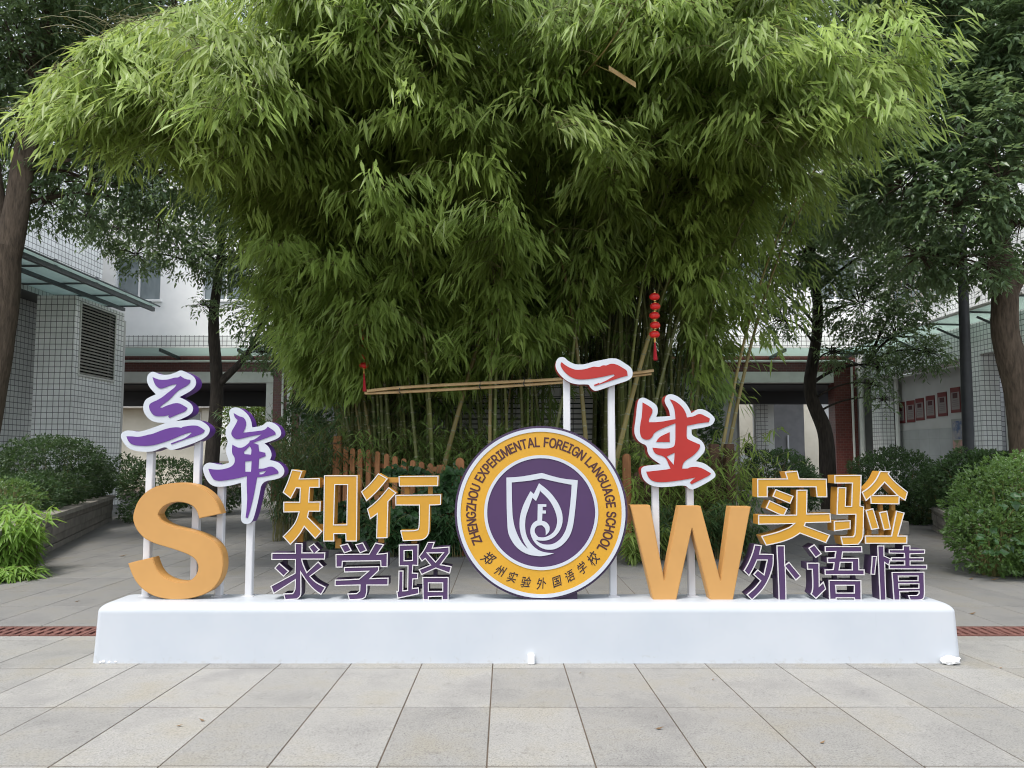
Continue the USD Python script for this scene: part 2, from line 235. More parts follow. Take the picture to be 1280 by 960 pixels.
pmat('board_print', (0.310, 0.291, 0.285), (0.062, 0.099, 0.198), 2.2, 0.25, 0.5, ramp=(0.42, 0.58))
pmat('board_print_warm', (0.46, 0.24, 0.22), (0.16, 0.20, 0.10), 5, 0.25, 0.5, ramp=(0.4, 0.6))
pmat('skin', (0.46, 0.28, 0.20), None, 5, 0.55)
pmat('hair_black', (0.010, 0.009, 0.009), (0.018, 0.016, 0.016), 30, 0.55, 0.4, 0.6, 60)
pmat('shirt_white', (0.62, 0.63, 0.65), (0.70, 0.71, 0.72), 5, 0.85, 0.2)
pmat('trousers_navy', (0.018, 0.022, 0.045), None, 5, 0.85)
def panemat(name, tint, refl=0.5):
    M[name] = usdkit.material(stage, f'{W}/Looks/{name}', {'f': ('fresnel', {'IOR': 1.5}), 't': ('transparent_bsdf', {'color': tint}), 'g': ('glossy_bsdf', {'roughness': 0.03, 'color': (0.9, 0.95, 0.95)}), 'm': ('mix_closure', {})},
        [('f.fac', 'm.fac'), ('t.BSDF', 'm.closure1'), ('g.BSDF', 'm.closure2')], surface='m.closure')
pmat('window_glass', (0.135, 0.165, 0.175), (0.20, 0.235, 0.245), 1.1, 0.06, 0.6, stretch=(2, 2, .5))

M['canopy_glass'] = usdkit.material(stage, f'{W}/Looks/canopy_glass', {'t': ('transparent_bsdf', {'color': (0.62, 0.74, 0.70)}), 'd': ('translucent_bsdf', {'color': (0.66, 0.75, 0.71)}), 'p': ('principled_bsdf', {'base_color': (0.46, 0.53, 0.50), 'roughness': 0.25}), 'a': ('mix_closure', {'fac': 0.5}), 'm': ('mix_closure', {'fac': 0.35})},
    [('d.BSDF', 'a.closure1'), ('p.BSDF', 'a.closure2'), ('a.closure', 'm.closure1'), ('t.BSDF', 'm.closure2')], surface='m.closure')
# ---------------------------------------------------------------- ground and paving
TW, TD, TX0, TY0, GAP = 0.602, 0.976, -0.0952, 3.962, 0.009
g = trimesh.Trimesh([(-160, -60, 0.203 + 0.0276 * 60 - 0.045), (160, -60, 0.203 + 0.0276 * 60 - 0.045), (-160, 7.31, -0.045), (160, 7.31, -0.045), (-160, 260, -0.045), (160, 260, -0.045)], [(0, 1, 3), (0, 3, 2), (2, 3, 5), (2, 5, 4)], process=False)
part(None, 'ground', g, 'earth', kind='structure')
pav = thing('pavement', 'square of pale granite paving slabs in front of the school gate', None, kind='structure')
jb = trimesh.Trimesh([(-14, -1.5, 0.203 + 0.0276 * 1.5 - 0.0035), (14, -1.5, 0.203 + 0.0276 * 1.5 - 0.0035), (-14, 7.07, 0.203 - 0.0276 * 7.07 - 0.0035), (14, 7.07, 0.203 - 0.0276 * 7.07 - 0.0035)], [(0, 1, 3), (0, 3, 2)], process=False)
jf = trimesh.Trimesh([(-30, 7.50, -0.003), (30, 7.50, -0.003), (-30, 45, -0.003), (30, 45, -0.003)], [(0, 1, 3), (0, 3, 2)], process=False)
part(pav, 'joint_bed', jb, 'paving_joint'); part(pav, 'joint_bed', jf, 'paving_joint')
def slab(x0, x1, y0, y1, jit=True):
    c = 0.002; t = rng.uniform(-0.0008, 0.0012, 4) if jit else np.zeros(4)
    zz = lambda y, k: float(ground_z(min(y, 7.31) if y1 <= 7.31 else 8)) + t[k]
    top = [(x0 + c, y0 + c, zz(y0, 0)), (x1 - c, y0 + c, zz(y0, 1)), (x1 - c, y1 - c, zz(y1, 2)), (x0 + c, y1 - c, zz(y1, 3))]
    low = [(x0, y0, zz(y0, 0) - 0.002), (x1, y0, zz(y0, 1) - 0.002), (x1, y1, zz(y1, 2) - 0.002), (x0, y1, zz(y1, 3) - 0.002)]
    bot = [(a, b, z - 0.02) for a, b, z in low]
    v = top + low + bot; f = [(0, 1, 2), (0, 2, 3)]
    for o in (0, 4):
        for k in range(4):
            n = (k + 1) % 4; f += [(o + k, o + 4 + k, o + 4 + n), (o + k, o + 4 + n, o + n)]
    return trimesh.Trimesh(v, f, process=False)
near_rows = [(TY0 + TD * k, TY0 + TD * (k + 1)) for k in range(-1, 3)] + [(TY0 + 3 * TD, 7.07)]
far_rows = [(7.505 + TD * k, 7.505 + TD * (k + 1)) for k in range(0, 22)]
rest = []
for r, (y0, y1) in enumerate(near_rows + far_rows):
    half = 0.78 * y1 + 2.0
    for k in range(-46, 46):
        x0 = TX0 + TW * k + GAP / 2; x1 = x0 + TW - GAP
        if x1 < -half - 0.2 or x0 > half: continue
        s = slab(x0, x1, y0 + .0065, y1 - .0065)
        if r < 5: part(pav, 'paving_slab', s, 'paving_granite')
        elif r < 9: part(pav, 'paving_slab', s, 'paving_granite_shaded')
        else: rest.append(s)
for k in range(-3, -1):
    for c_ in range(-10, 11):
        x0 = TX0 + TW * c_ + GAP / 2; rest.append(slab(x0, x0 + TW - GAP, TY0 + TD * k + .005, TY0 + TD * (k + 1) - .005))
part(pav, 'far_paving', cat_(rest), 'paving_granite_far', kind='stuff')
# drain: a run of cast grates with slanting slots
dr = thing('drain_channel', 'rust red slotted drain grating running across the square behind the white plinth', 'drain')
part(dr, 'trough', bx(-13, 13, 7.09, 7.49, -0.044, -0.030), 'drain_dark')
gw = 0.62
for k in range(-13, 13):
    x0 = k * gw + 0.1
    if abs(x0 + gw / 2 - 0.19) < 3.0: continue
    pl = sbox(0, 0, gw - 0.012, 0.36)
    for row in (0, 1):
        y0 = 0.035 + row * 0.155
        for j in range(6):
            xa = 0.032 + j * 0.096 + 0.012 * row
            pl = pl.difference(Polygon([(xa, y0), (xa + 0.046, y0), (xa + 0.046, y0 + 0.135), (xa, y0 + 0.135)]))
    e = cat_([trimesh.creation.extrude_polygon(p, 0.03, engine='earcut') for p in getattr(pl, 'geoms', [pl])])
    if k % 2 and False: e.vertices[:, 0] = gw - e.vertices[:, 0]
    e.apply_translation((x0, 7.11, -0.026)); part(dr, 'grate', e, 'drain_iron')

# ---------------------------------------------------------------- white plinth
PX0, PX1, PY0, PY1, PZ = -3.528, 3.915, 6.055, 6.60, 0.532
def rrect(x0, x1, y0, y1, r, n=6):
    out = []
    for cx, cy, a0 in ((x1 - r, y1 - r, 0), (x0 + r, y1 - r, 90), (x0 + r, y0 + r, 180), (x1 - r, y0 + r, 270)):
        for a in np.linspace(a0, a0 + 90, n): out.append((cx + r * math.cos(math.radians(a)), cy + r * math.sin(math.radians(a))))
    return np.array(out)
rings, zs = [], []
prof = [(0.0, 0.036), (0.003, 0.055), (0.018, 0.445)] + [(0.018 + 0.110 * (1 - math.cos(t)), 0.455 + 0.077 * math.sin(t)) for t in np.linspace(0.05, math.pi / 2, 10)]
for ins, z in prof: rings.append(np.column_stack([rrect(PX0 + ins, PX1 - ins, PY0 + ins, PY1 - ins, 0.055), np.full(24, z)]))
v = np.vstack(rings + [[[0.19, 6.32, PZ]]]); nr = len(rings); f = []
for i in range(nr - 1):
    for j in range(24):
        k = (j + 1) % 24; f += [(i * 24 + j, i * 24 + k, (i + 1) * 24 + k), (i * 24 + j, (i + 1) * 24 + k, (i + 1) * 24 + j)]
f += [((nr - 1) * 24 + j, (nr - 1) * 24 + (j + 1) % 24, nr * 24) for j in range(24)]
pl = thing('sign_plinth', 'long low white painted plinth with rounded edges under the coloured school lettering', 'plinth', (0.19, 6.2, 0.03))
part(pl, 'body', trimesh.Trimesh(v, f, process=False), 'plinth_paint', smooth=40)
part(pl, 'base_edge', bx(PX0 + 0.03, PX1 - 0.03, PY0 + 0.03, PY1 - 0.03, 0.0, 0.040), 'paving_joint')
def lump(c, r, seed, sub=2, amp=0.5):
    m = trimesh.creation.icosphere(sub, 1.0); d = m.vertices.copy()
    m.vertices = d * (1 - amp / 2 + amp * meshkit.fbm(d * 2.3 + seed, 3, seed))[:, None] * np.array(r) + np.array(c); return m
for k, (px, py, s) in enumerate([(129, 827, .015), (136, 828, .012), (144, 827.5, .009), (125, 828, .009)]):
    c = P(px, py, 6.050); part(pl, 'chipped_paint', lump(c + [0, 0.006, 0], (s, 0.008, s * 0.7), 20 + k, 1), 'foam_white')
c = P(664, 822, 6.03)
tag(part(None, 'clip_block', cbx(c[0] - .028, c[0] + .028, c[1] - 0.02, 6.060, 0.040, 0.118, .005), 'foam_white'), 'tiny white block at the middle foot of the white plinth', 'block')
c = P(1188, 826, 6.02)
tag(part(None, 'crumpled_paper', lump((c[0], 6.02, 0.072), (0.070, 0.04, 0.034), 5, 3, 1.1), 'foam_white'), 'crumpled white paper lying at the right foot of the white plinth', 'litter')

# ---------------------------------------------------------------- lettering
def smooth_ring(pts, corner=40, it=2):
    """Chaikin smoothing that keeps corners sharper than the limit"""
    p = np.asarray(pts, float)
    for _ in range(it):
        n = len(p); out = []
        for i in range(n):
            a, b, c = p[i - 1], p[i], p[(i + 1) % n]; d1, d2 = b - a, c - b
            ang = abs(math.degrees(math.atan2(d1[0] * d2[1] - d1[1] * d2[0], d1 @ d2)))
            if ang > corner: out.append(b)
            else: out += [b - 0.25 * d1, b + 0.25 * d2]
        p = np.array(out)
    return p
def trace(org, sc, polys, Yp, corner=40, smooth=True):
    """polygons drawn in the sheet's own plane (X, Z) at depth Yp"""
    out = []
    for poly in polys:
        rr = []
        for ring in poly:
            r = np.array(ring, float); r = smooth_ring(r, corner) if smooth else r
            rr.append([tuple(P(org[0] + x / sc, org[1] + y / sc, Yp)[[0, 2]]) for x, y in r])
        out.append(Polygon(rr[0], rr[1:]).buffer(0))
    return unary_union(out)
def ext(poly, y0, y1):
    """a shape in (X, Z) pushed from depth y0 back to y1"""
    ms = []
    for p in getattr(poly, 'geoms', [poly]):
        if p.geom_type != 'Polygon' or p.area < 1e-6: continue
        ms.append(trimesh.creation.extrude_polygon(p, y1 - y0, engine='earcut'))
    m = cat_(ms); v = m.vertices.copy(); m.vertices = np.column_stack([v[:, 0], y1 - v[:, 2], v[:, 1]]); return m
YF = 6.247
def block_char(name, label, org, sc, polys, face, side, rim=0.0085, depth=0.125, braces=(), corner=35):
    s = trace(org, sc, polys, YF, corner)
    b = s.bounds; t = thing(name, label, 'letter', ((b[0] + b[2]) / 2, YF, b[1]))
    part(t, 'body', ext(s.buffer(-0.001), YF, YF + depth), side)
    inner = s.buffer(-rim, join_style=2)
    part(t, 'face', ext(inner, YF - 0.004, YF + 0.0005), face); part(t, 'outline', ext(s.difference(inner), YF - 0.007, YF + 0.0003), 'rim_white')
    for (x0, y0, x1, y1) in braces:
        a, c = P(org[0] + x0 / sc, org[1] + y0 / sc, YF + 0.09), P(org[0] + x1 / sc, org[1] + y1 / sc, YF + 0.09)
        part(t, 'brace', bx(min(a[0], c[0]), max(a[0], c[0]), YF + 0.07, YF + 0.105, min(a[2], c[2]), max(a[2], c[2])), side)
    return t
Y1, PU = ('yellow_face', 'yellow_side'), ('plum_face', 'plum_side')
block_char('block_character', 'yellow block character 知, first of the four in the upper yellow row', (350, 580), 9.145, [
    [[(135,62),(258,80),(228,165),(455,160),(455,272),(345,272),(335,430),(468,428),(462,545),(335,545),(320,605),(485,770),(405,858),(280,720),(240,790),(185,860),(120,925),(32,828),(120,740),(180,660),(215,550),(40,553),(40,432),(222,432),(230,280),(190,275),(125,398),(32,325),(90,200)]],
    [[(505,128),(888,128),(880,885),(752,885),(748,800),(620,800),(622,885),(495,885)], [(632,240),(770,240),(760,690),(618,690)]]], *Y1, braces=[(450,180,520,240),(420,685,510,735),(205,800,260,960),(640,850,700,960)])
block_char('block_character', 'yellow block character 行 immediately left of the round emblem', (450, 585), 9.145, [
    [[(210,60),(320,122),(200,270),(75,382),(12,270),(110,185)]], [[(328,218),(418,285),(325,385),(315,800),(185,803),(195,530),(115,588),(80,465),(200,370)]],
    [[(442,92),(898,88),(893,207),(447,212)]], [[(405,308),(928,300),(925,422),(800,428),(796,700),(785,760),(755,805),(700,830),(490,835),(460,712),(620,712),(660,700),(675,660),(675,428),(405,428)]]], *Y1, braces=[(290,108,450,165),(515,200,568,310),(780,200,832,310),(175,265,300,312),(215,790,275,860),(590,820,650,880)])
block_char('block_character', 'purple block character 求, leftmost of the lower purple row', (335, 675), 12, [
    [[(405,45),(522,45),(518,185),(862,185),(855,292),(515,292),(535,370),(585,478),(755,318),(835,400),(640,545),(720,630),(870,705),(800,825),(690,750),(590,640),(500,505),(505,800),(490,850),(440,890),(255,900),(230,800),(370,795),(405,740),(408,605),(85,810),(38,690),(385,505),(405,490),(408,298),(52,298),(55,192),(408,192)]],
    [[(610,100),(690,50),(780,145),(725,190),(670,190)]], [[(170,340),(320,468),(235,552),(98,420)]]], *PU, braces=[(230,300,290,430)])
block_char('block_character', 'purple block character 学, in the middle of the left purple trio', (415, 675), 12, [
    [[(118,78),(240,50),(300,160),(185,200)]], [[(345,65),(465,35),(530,155),(420,200)]],
    [[(55,210),(555,205),(650,38),(785,65),(690,205),(840,190),(835,405),(730,405),(725,315),(165,325),(160,412),(58,412)]],
    [[(180,405),(710,390),(705,460),(590,570),(850,565),(848,680),(530,680),(530,790),(505,860),(450,895),(258,900),(230,800),(370,795),(410,760),(415,680),(42,690),(45,595),(405,580),(530,475),(185,485)]]], *PU, braces=[(120,380,180,420),(700,380,760,420)])
block_char('block_character', 'purple block character 路 at the lower left of the round emblem', (492, 672), 12, [
    [[(80,105),(375,98),(370,425),(295,420),(290,525),(370,530),(368,620),(295,625),(290,755),(380,745),(385,845),(60,915),(42,800),(68,795),(75,495),(150,490),(145,790),(205,785),(210,428),(80,428)], [(165,200),(278,197),(278,335),(165,338)]],
    [[(510,65),(620,65),(590,150),(840,135),(840,230),(715,400),(875,430),(845,540),(635,462),(420,560),(375,475),(545,408),(475,320),(425,360),(375,285),(450,190)], [(520,235),(735,232),(630,358)]],
    [[(430,590),(828,590),(825,938),(725,938),(725,885),(530,890),(530,938),(440,938)], [(530,683),(730,683),(730,800),(530,800)]]], *PU, braces=[(600,480,660,600),(350,700,450,760)])
block_char('block_character', 'yellow block character 实 beside the top of the orange W', (936, 584), 9.6, [
    [[(430,55),(582,42),(605,135),(932,138),(938,360),(812,360),(800,240),(225,240),(225,360),(100,360),(98,138),(455,135)]], [[(318,262),(535,345),(495,440),(282,352)]], [[(245,395),(465,495),(425,575),(370,575),(203,492)]],
    [[(570,272),(700,270),(695,555),(975,550),(985,662),(680,670),(670,700),(975,812),(925,912),(612,795),(530,850),(400,900),(205,942),(145,825),(330,780),(430,740),(490,715),(530,680),(110,688),(110,572),(565,570)]]], *Y1, braces=[(330,320,390,430),(590,230,650,290)])
block_char('block_character', 'yellow block character 验, last and rightmost of the upper yellow row', (1034, 584), 9.6, [
    [[(82,95),(410,92),(395,460),(438,470),(435,800),(420,870),(370,930),(180,935),(155,830),(310,828),(330,800),(335,570),(110,572),(122,240),(225,240),(220,465),(285,465),(295,195),(85,195)]], [[(78,645),(278,635),(278,742),(80,768)]],
    [[(630,45),(755,50),(735,80),(800,165),(965,298),(935,405),(865,360),(862,445),(520,440),(512,362),(460,408),(410,300),(500,240),(580,150)], [(685,185),(830,335),(550,335)]],
    [[(455,515),(548,492),(620,735),(525,752)]], [[(618,540),(715,522),(760,745),(675,755)]], [[(450,820),(765,820),(825,520),(925,545),(850,820),(958,820),(955,918),(452,918)]]], *Y1, braces=[(450,400,520,830),(612,430,668,830),(755,430,815,830)])
block_char('block_character', 'purple block character 外 beside the right leg of the orange W', (924, 675), 12, [
    [[(225,65),(340,80),(310,205),(515,210),(515,360),(480,500),(420,640),(340,760),(190,905),(105,820),(230,715),(310,610),(205,515),(275,440),(365,510),(410,305),(270,305),(215,430),(145,545),(62,460),(130,350),(195,190)]],
    [[(555,78),(680,78),(685,370),(745,325),(925,540),(845,610),(695,420),(705,910),(590,912),(575,500)]]], *PU, braces=[(480,520,580,570)])
block_char('block_character', 'purple block character 语, in the middle of the right purple trio', (1000, 675), 12, [
    [[(212,62),(325,205),(230,270),(120,122)]], [[(100,340),(285,340),(292,675),(350,620),(388,735),(235,885),(155,810),(185,745),(175,445),(105,445)]],
    [[(368,90),(925,90),(930,185),(640,185),(630,268),(880,268),(885,438),(965,440),(965,525),(370,525),(365,440),(490,435),(500,345),(405,345),(400,262),(515,258),(525,178),(370,180)], [(605,340),(775,340),(775,440),(590,440)]],
    [[(425,598),(915,600),(920,905),(815,905),(805,872),(545,872),(545,895),(435,895)], [(535,685),(805,685),(805,788),(545,788)]]], *PU, braces=[(200,230,260,350),(480,510,540,620),(760,510,820,620),(270,400,410,450)])
block_char('block_character', 'purple block character 情 at the right end of the plinth', (1080, 675), 12, [
    [[(115,240),(190,240),(160,522),(95,515)]], [[(195,82),(298,82),(300,235),(400,278),(370,385),(310,345),(330,905),(235,908)]],
    [[(580,80),(690,80),(690,140),(910,140),(908,205),(690,210),(688,258),(895,258),(892,318),(692,318),(692,370),(940,370),(940,438),(368,435),(370,370),(600,368),(598,318),(395,318),(405,258),(598,258),(595,205),(370,200),(370,138),(580,138)]],
    [[(410,480),(900,475),(910,830),(890,880),(850,905),(685,905),(655,825),(790,825),(815,800),(815,770),(535,775),(540,905),(440,905)], [(515,545),(800,543),(800,602),(518,605)], [(520,660),(812,660),(812,718),(525,720)]]], *PU, rim=0.0075, braces=[(480,420,540,490),(760,420,820,490),(140,300,210,360)])

def solid_letter(name, label, org, sc, ring, Yp, depth, mat, corner):
    s = trace(org, sc, [[ring]], Yp, corner); b = s.bounds
    t = thing(name, label, 'letter', ((b[0] + b[2]) / 2, Yp, b[1])); e = 0.006
    part(t, 'body', ext(s, Yp + e, Yp + depth), mat)
    part(t, 'face', ext(s.buffer(-e), Yp, Yp + e), mat)
    # rolled edge between face and side
    fr, bk, f, v = s.buffer(-e), s, [], []
    return t
S_RING = [(752,262),(580,299),(565,240),(520,190),(430,168),(350,180),(290,215),(265,265),(285,315),(370,360),(550,400),(680,455),(750,530),(772,620),(765,720),(720,820),(620,895),(430,934),(250,912),(140,850),(70,760),(30,646),(222,600),(250,690),(310,760),(430,798),(520,780),(570,720),(575,650),(530,590),(400,540),(190,480),(110,410),(70,330),(68,260),(110,150),(200,65),(320,28),(430,20),(560,35),(660,95),(720,170)]
solid_letter('block_letter', 'big orange block letter S at the left end of the plinth', (155, 600), 6.193, S_RING, YF, 0.115, 'orange_paint', 45)
solid_letter('block_letter', 'big orange block letter W right of the round emblem', (785, 625), 7.3875, [(22,50),(205,50),(335,742),(472,56),(672,56),(855,745),(945,62),(1135,62),(970,927),(762,927),(592,262),(447,927),(235,927)], YF, 0.115, 'orange_paint', 20)

def brush_char(name, label, org, sc, outer, ink, face, side, poles, Yp=6.345, depth=0.125):
    o = trace(org, sc, [[outer]], Yp, 75); i = trace(org, sc, ink, Yp, 60, True); b = o.bounds
    t = thing(name, label, 'letter', ((b[0] + b[2]) / 2, Yp, PZ))
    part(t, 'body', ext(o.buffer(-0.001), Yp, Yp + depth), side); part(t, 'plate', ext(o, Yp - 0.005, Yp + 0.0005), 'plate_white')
    part(t, 'brush_stroke', ext(i, Yp - 0.009, Yp - 0.0045), face)
    for (px, top, bot) in poles:
        Yq = Yp + 0.075; x = P(px, 700, Yq)[0]; z1 = P(px, top, Yq)[2]; h = 0.031
        part(t, 'pole', cbx(x - h, x + h, Yq - h, Yq + h, PZ - 0.001, z1, 0.006), 'pole_paint')
        part(t, 'pole_plate', bx(x - 0.05, x + 0.05, Yq - 0.05, Yq + 0.05, PZ - 0.002, PZ + 0.006), 'pole_paint')
    return t
brush_char('brush_character', 'purple and white brush character 三 raised on two poles behind the orange S', (150, 460), 8.731,
    [(290,130),(310,65),(360,35),(410,60),(460,75),(540,75),(620,45),(665,22),(720,45),(800,85),(835,140),(828,195),(780,250),(650,318),(740,360),(795,410),(800,465),(770,510),(690,550),(610,580),(820,560),(900,580),(975,640),(985,690),(950,750),(840,810),(590,895),(540,895),(505,860),(450,875),(360,915),(230,915),(110,890),(50,830),(8,755),(20,705),(75,680),(140,685),(210,700),(340,660),(500,600),(400,595),(330,570),(270,500),(250,430),(275,350),(330,315),(395,288),(320,210)],
    [[[(360,100),(430,130),(520,130),(600,105),(640,105),(665,88),(710,120),(770,130),(772,160),(735,195),(640,245),(600,285),(540,350),(470,400),(438,428),(455,438),(520,408),(630,375),(700,410),(738,435),(725,470),(650,500),(545,545),(530,530),(545,512),(500,525),(390,530),(345,490),(318,430),(330,385),(440,340),(540,260),(600,215),(625,180),(580,180),(470,225),(430,225),(380,175)]],
     [[(75,745),(140,745),(200,755),(290,735),(310,728),(360,720),(470,675),(560,650),(640,645),(675,655),(690,640),(830,622),(890,650),(928,680),(915,710),(840,740),(740,770),(565,835),(560,822),(660,785),(690,775),(730,755),(785,712),(780,702),(720,715),(560,785),(440,825),(340,850),(200,850),(125,832),(90,790)]]],
    'violet_face', 'violet_side', [(184.5, 555, 748), (244, 545, 748)])
brush_char('brush_character', 'purple and white brush character 年 on two poles right of the orange S', (250, 500), 6,
    [(215,95),(235,60),(285,52),(350,95),(385,150),(392,205),(470,195),(510,155),(580,185),(612,235),(605,275),(560,300),(485,325),(520,355),(542,410),(525,450),(590,465),(635,515),(630,565),(580,595),(465,610),(445,720),(405,890),(375,930),(330,930),(305,900),(315,800),(308,620),(220,645),(120,655),(60,620),(20,530),(30,485),(75,465),(160,490),(220,470),(210,430),(195,390),(200,340),(212,310),(190,260),(200,200),(235,160)],
    [[[(255,98),(300,125),(330,130),(350,165),(345,205),(325,245),(420,235),(490,225),(510,200),(565,235),(570,258),(470,295),(400,322),(440,335),(445,385),(490,395),(495,420),(445,440),(440,515),(480,515),(540,492),(590,530),(590,550),(500,572),(430,580),(405,720),(380,820),(360,885),(345,880),(358,760),(352,620),(355,570),(250,595),(120,612),(85,570),(65,515),(140,525),(220,510),(262,480),(265,430),(240,400),(245,335),(290,360),(330,355),(375,318),(375,305),(410,298),(465,258),(400,268),(330,285),(275,298),(240,270),(235,240),(270,185),(285,150),(262,130)],
      [(375,345),(390,370),(385,410),(335,405),(330,390)], [(340,462),(390,455),(385,538),(340,538)], [(447,540),(500,530),(480,555),(448,558)]]],
    'violet_face', 'violet_side', [(275, 600, 748), (312.5, 640, 748)])
brush_char('brush_character', 'red and white brush character 一 raised highest on two poles behind the emblem', (690, 440), 11.636,
    [(48,180),(75,95),(140,68),(190,85),(230,130),(340,185),(480,180),(600,140),(760,110),(860,88),(960,100),(1060,165),(1150,225),(1175,290),(1165,370),(1100,420),(900,480),(650,570),(600,560),(550,510),(535,468),(350,475),(220,430),(110,330),(60,250)],
    [[[(140,148),(200,200),(290,245),(370,265),(490,250),(600,212),(640,218),(690,222),(740,190),(790,200),(850,168),(940,180),(1040,240),(1090,270),(1098,345),(1000,370),(850,420),(615,498),(612,478),(680,450),(690,460),(800,410),(910,345),(895,325),(700,370),(500,400),(360,402),(250,355),(160,270),(122,200),(125,165)]]],
    'red_face', 'red_side', [(709.5, 470, 748), (766, 470, 748)])
brush_char('brush_character', 'red and white brush character 生 on two poles behind the orange W', (790, 490), 7.68,
    [(18,370),(35,260),(48,130),(60,70),(105,48),(180,85),(240,130),(250,190),(232,240),(365,230),(355,170),(310,100),(320,40),(365,15),(440,40),(510,100),(550,160),(570,205),(640,155),(720,180),(790,240),(795,280),(755,330),(570,360),(572,420),(660,455),(702,520),(695,580),(610,665),(690,680),(770,740),(805,790),(790,830),(600,935),(550,935),(510,890),(330,915),(200,910),(110,850),(82,760),(95,720),(150,705),(275,695),(190,640),(150,590),(142,510),(80,490),(35,440)],
    [[[(360,70),(410,85),(480,140),(515,200),(525,245),(590,235),(645,205),(700,230),(745,255),(735,290),(640,300),(525,325),(520,440),(540,458),(650,505),(650,540),(590,610),(490,670),(478,735),(540,735),(550,720),(650,718),(755,780),(745,800),(570,885),(555,870),(570,850),(610,820),(450,850),(300,868),(200,860),(155,820),(135,765),(325,745),(370,735),(355,710),(320,620),(215,595),(195,535),(320,545),(400,530),(415,490),(415,300),(215,380),(190,440),(150,462),(100,450),(75,410),(75,320),(95,230),(100,100),(195,155),(195,200),(160,260),(160,290),(260,290),(415,260),(410,180),(390,120)], [(330,620),(408,582),(400,700)]],
     [[(360,385),(360,480),(230,480),(260,430)]]],
    'red_face', 'red_side', [(820, 600, 748), (863.5, 600, 748)])

# ---------------------------------------------------------------- round emblem
YE = 6.247; EC = P(676.4, 640.3, YE); PXM = YE / 870.0; ER = 105.5 * PXM
em = thing('school_emblem', 'round purple, white and yellow school emblem with shield and key', 'emblem', (EC[0], YE, PZ))
def disc(r0, r1, y0, y1, n=128):
    p = Point(EC[0], EC[2]).buffer(r1, n // 4)
    if r0: p = p.difference(Point(EC[0], EC[2]).buffer(r0, n // 4))
    return ext(p, y0, y1)
ES = ER / 105.5 * 1.0
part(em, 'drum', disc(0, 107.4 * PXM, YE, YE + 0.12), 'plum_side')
part(em, 'outer_rim', disc(100.0 * ES, 104.6 * ES, YE - 0.010, YE + 0.001), 'plate_white')
part(em, 'yellow_band', disc(70.6 * ES, 100.1 * ES, YE - 0.006, YE + 0.001), 'ring_yellow')
part(em, 'inner_rim', disc(67.0 * ES, 70.8 * ES, YE - 0.010, YE + 0.001), 'plate_white')
part(em, 'field', disc(0, 67.0 * ES, YE - 0.006, YE + 0.001), 'plum_face')
SH1 = [(185,178),(300,172),(385,157),(478,140),(478,185),(385,203),(300,212),(230,218),(232,450),(245,560),(275,650),(320,730),(365,768),(330,715),(300,640),(292,560),(300,480),(330,390),(385,290),(412,315),(455,225),(468,290),(430,372),(400,345),(370,430),(345,500),(338,570),(345,640),(370,700),(410,750),(460,785),(520,800),(580,803),(520,822),(450,830),(350,812),(270,760),(215,680),(190,600)]
SH2 = [(478,140),(560,165),(650,188),(775,200),(765,330),(750,480),(735,590),(710,660),(665,722),(605,765),(540,778),(480,765),(430,730),(395,680),(380,625),(390,575),(415,545),(442,532),(445,398),(515,398),(515,420),(485,420),(485,450),(512,450),(512,475),(482,475),(480,535),(515,545),(540,575),(545,605),(535,632),(510,655),(512,625),(505,595),(480,572),(450,572),(425,590),(417,615),(425,645),(450,670),(500,675),(555,650),(590,610),(605,560),(603,500),(575,420),(530,350),(465,290),(455,225),(540,290),(610,380),(645,460),(652,530),(640,590),(605,650),(550,690),(490,702),(430,694),(460,720),(510,735),(570,730),(625,695),(665,640),(690,570),(705,470),(718,350),(725,238),(640,222),(560,205),(478,185)]
part(em, 'shield_and_key', ext(unary_union([trace((605, 570), 6.6207, [[SH1]], YE, 38), trace((605, 570), 6.6207, [[SH2]], YE, 38)]), YE - 0.0105, YE - 0.0055), 'plate_white')
# lettering round the band
txt = 'ZHENGZHOU EXPERIMENTAL FOREIGN LANGUAGE SCHOOL'
cap = 11.6 * ES; wch = {}
for ch in set(txt) - {' '}: wch[ch] = meshkit.text_mesh(ch, cap, 0.002, bold=True)
adv = [(0.42 * cap if ch == ' ' else wch[ch].extents[0] * 0.80 + 0.17 * cap) for ch in txt]
tot = sum(adv); a0, a1 = math.radians(206.5), math.radians(-33.0); k_ = (a0 - a1) / tot; pos = 0; ms = []
for ch, w in zip(txt, adv):
    a = a0 - k_ * (pos + w / 2); pos += w
    if ch == ' ': continue
    m = wch[ch].copy(); v = m.vertices; v = v - [(v[:, 0].min() + v[:, 0].max()) / 2, 0, 0]; v[:, 0] *= 0.80
    r = 81.3 * ES; t_, n_ = np.array([math.sin(a), -math.cos(a)]), np.array([math.cos(a), math.sin(a)])
    for j, (ox, oy) in enumerate(((0, 0), (-.0008, 0), (.0008, 0))):      # a heavier face
        xz = (v[:, :1] + ox) * t_ + (v[:, 1:2] + r + oy) * n_ + EC[[0, 2]]; mm = m.copy()
        mm.vertices = np.column_stack([xz[:, 0], YE - 0.0055 - v[:, 2] - .0002 * j, xz[:, 1]]); ms.append(mm)
part(em, 'english_lettering', cat_(ms), 'letter_brown')
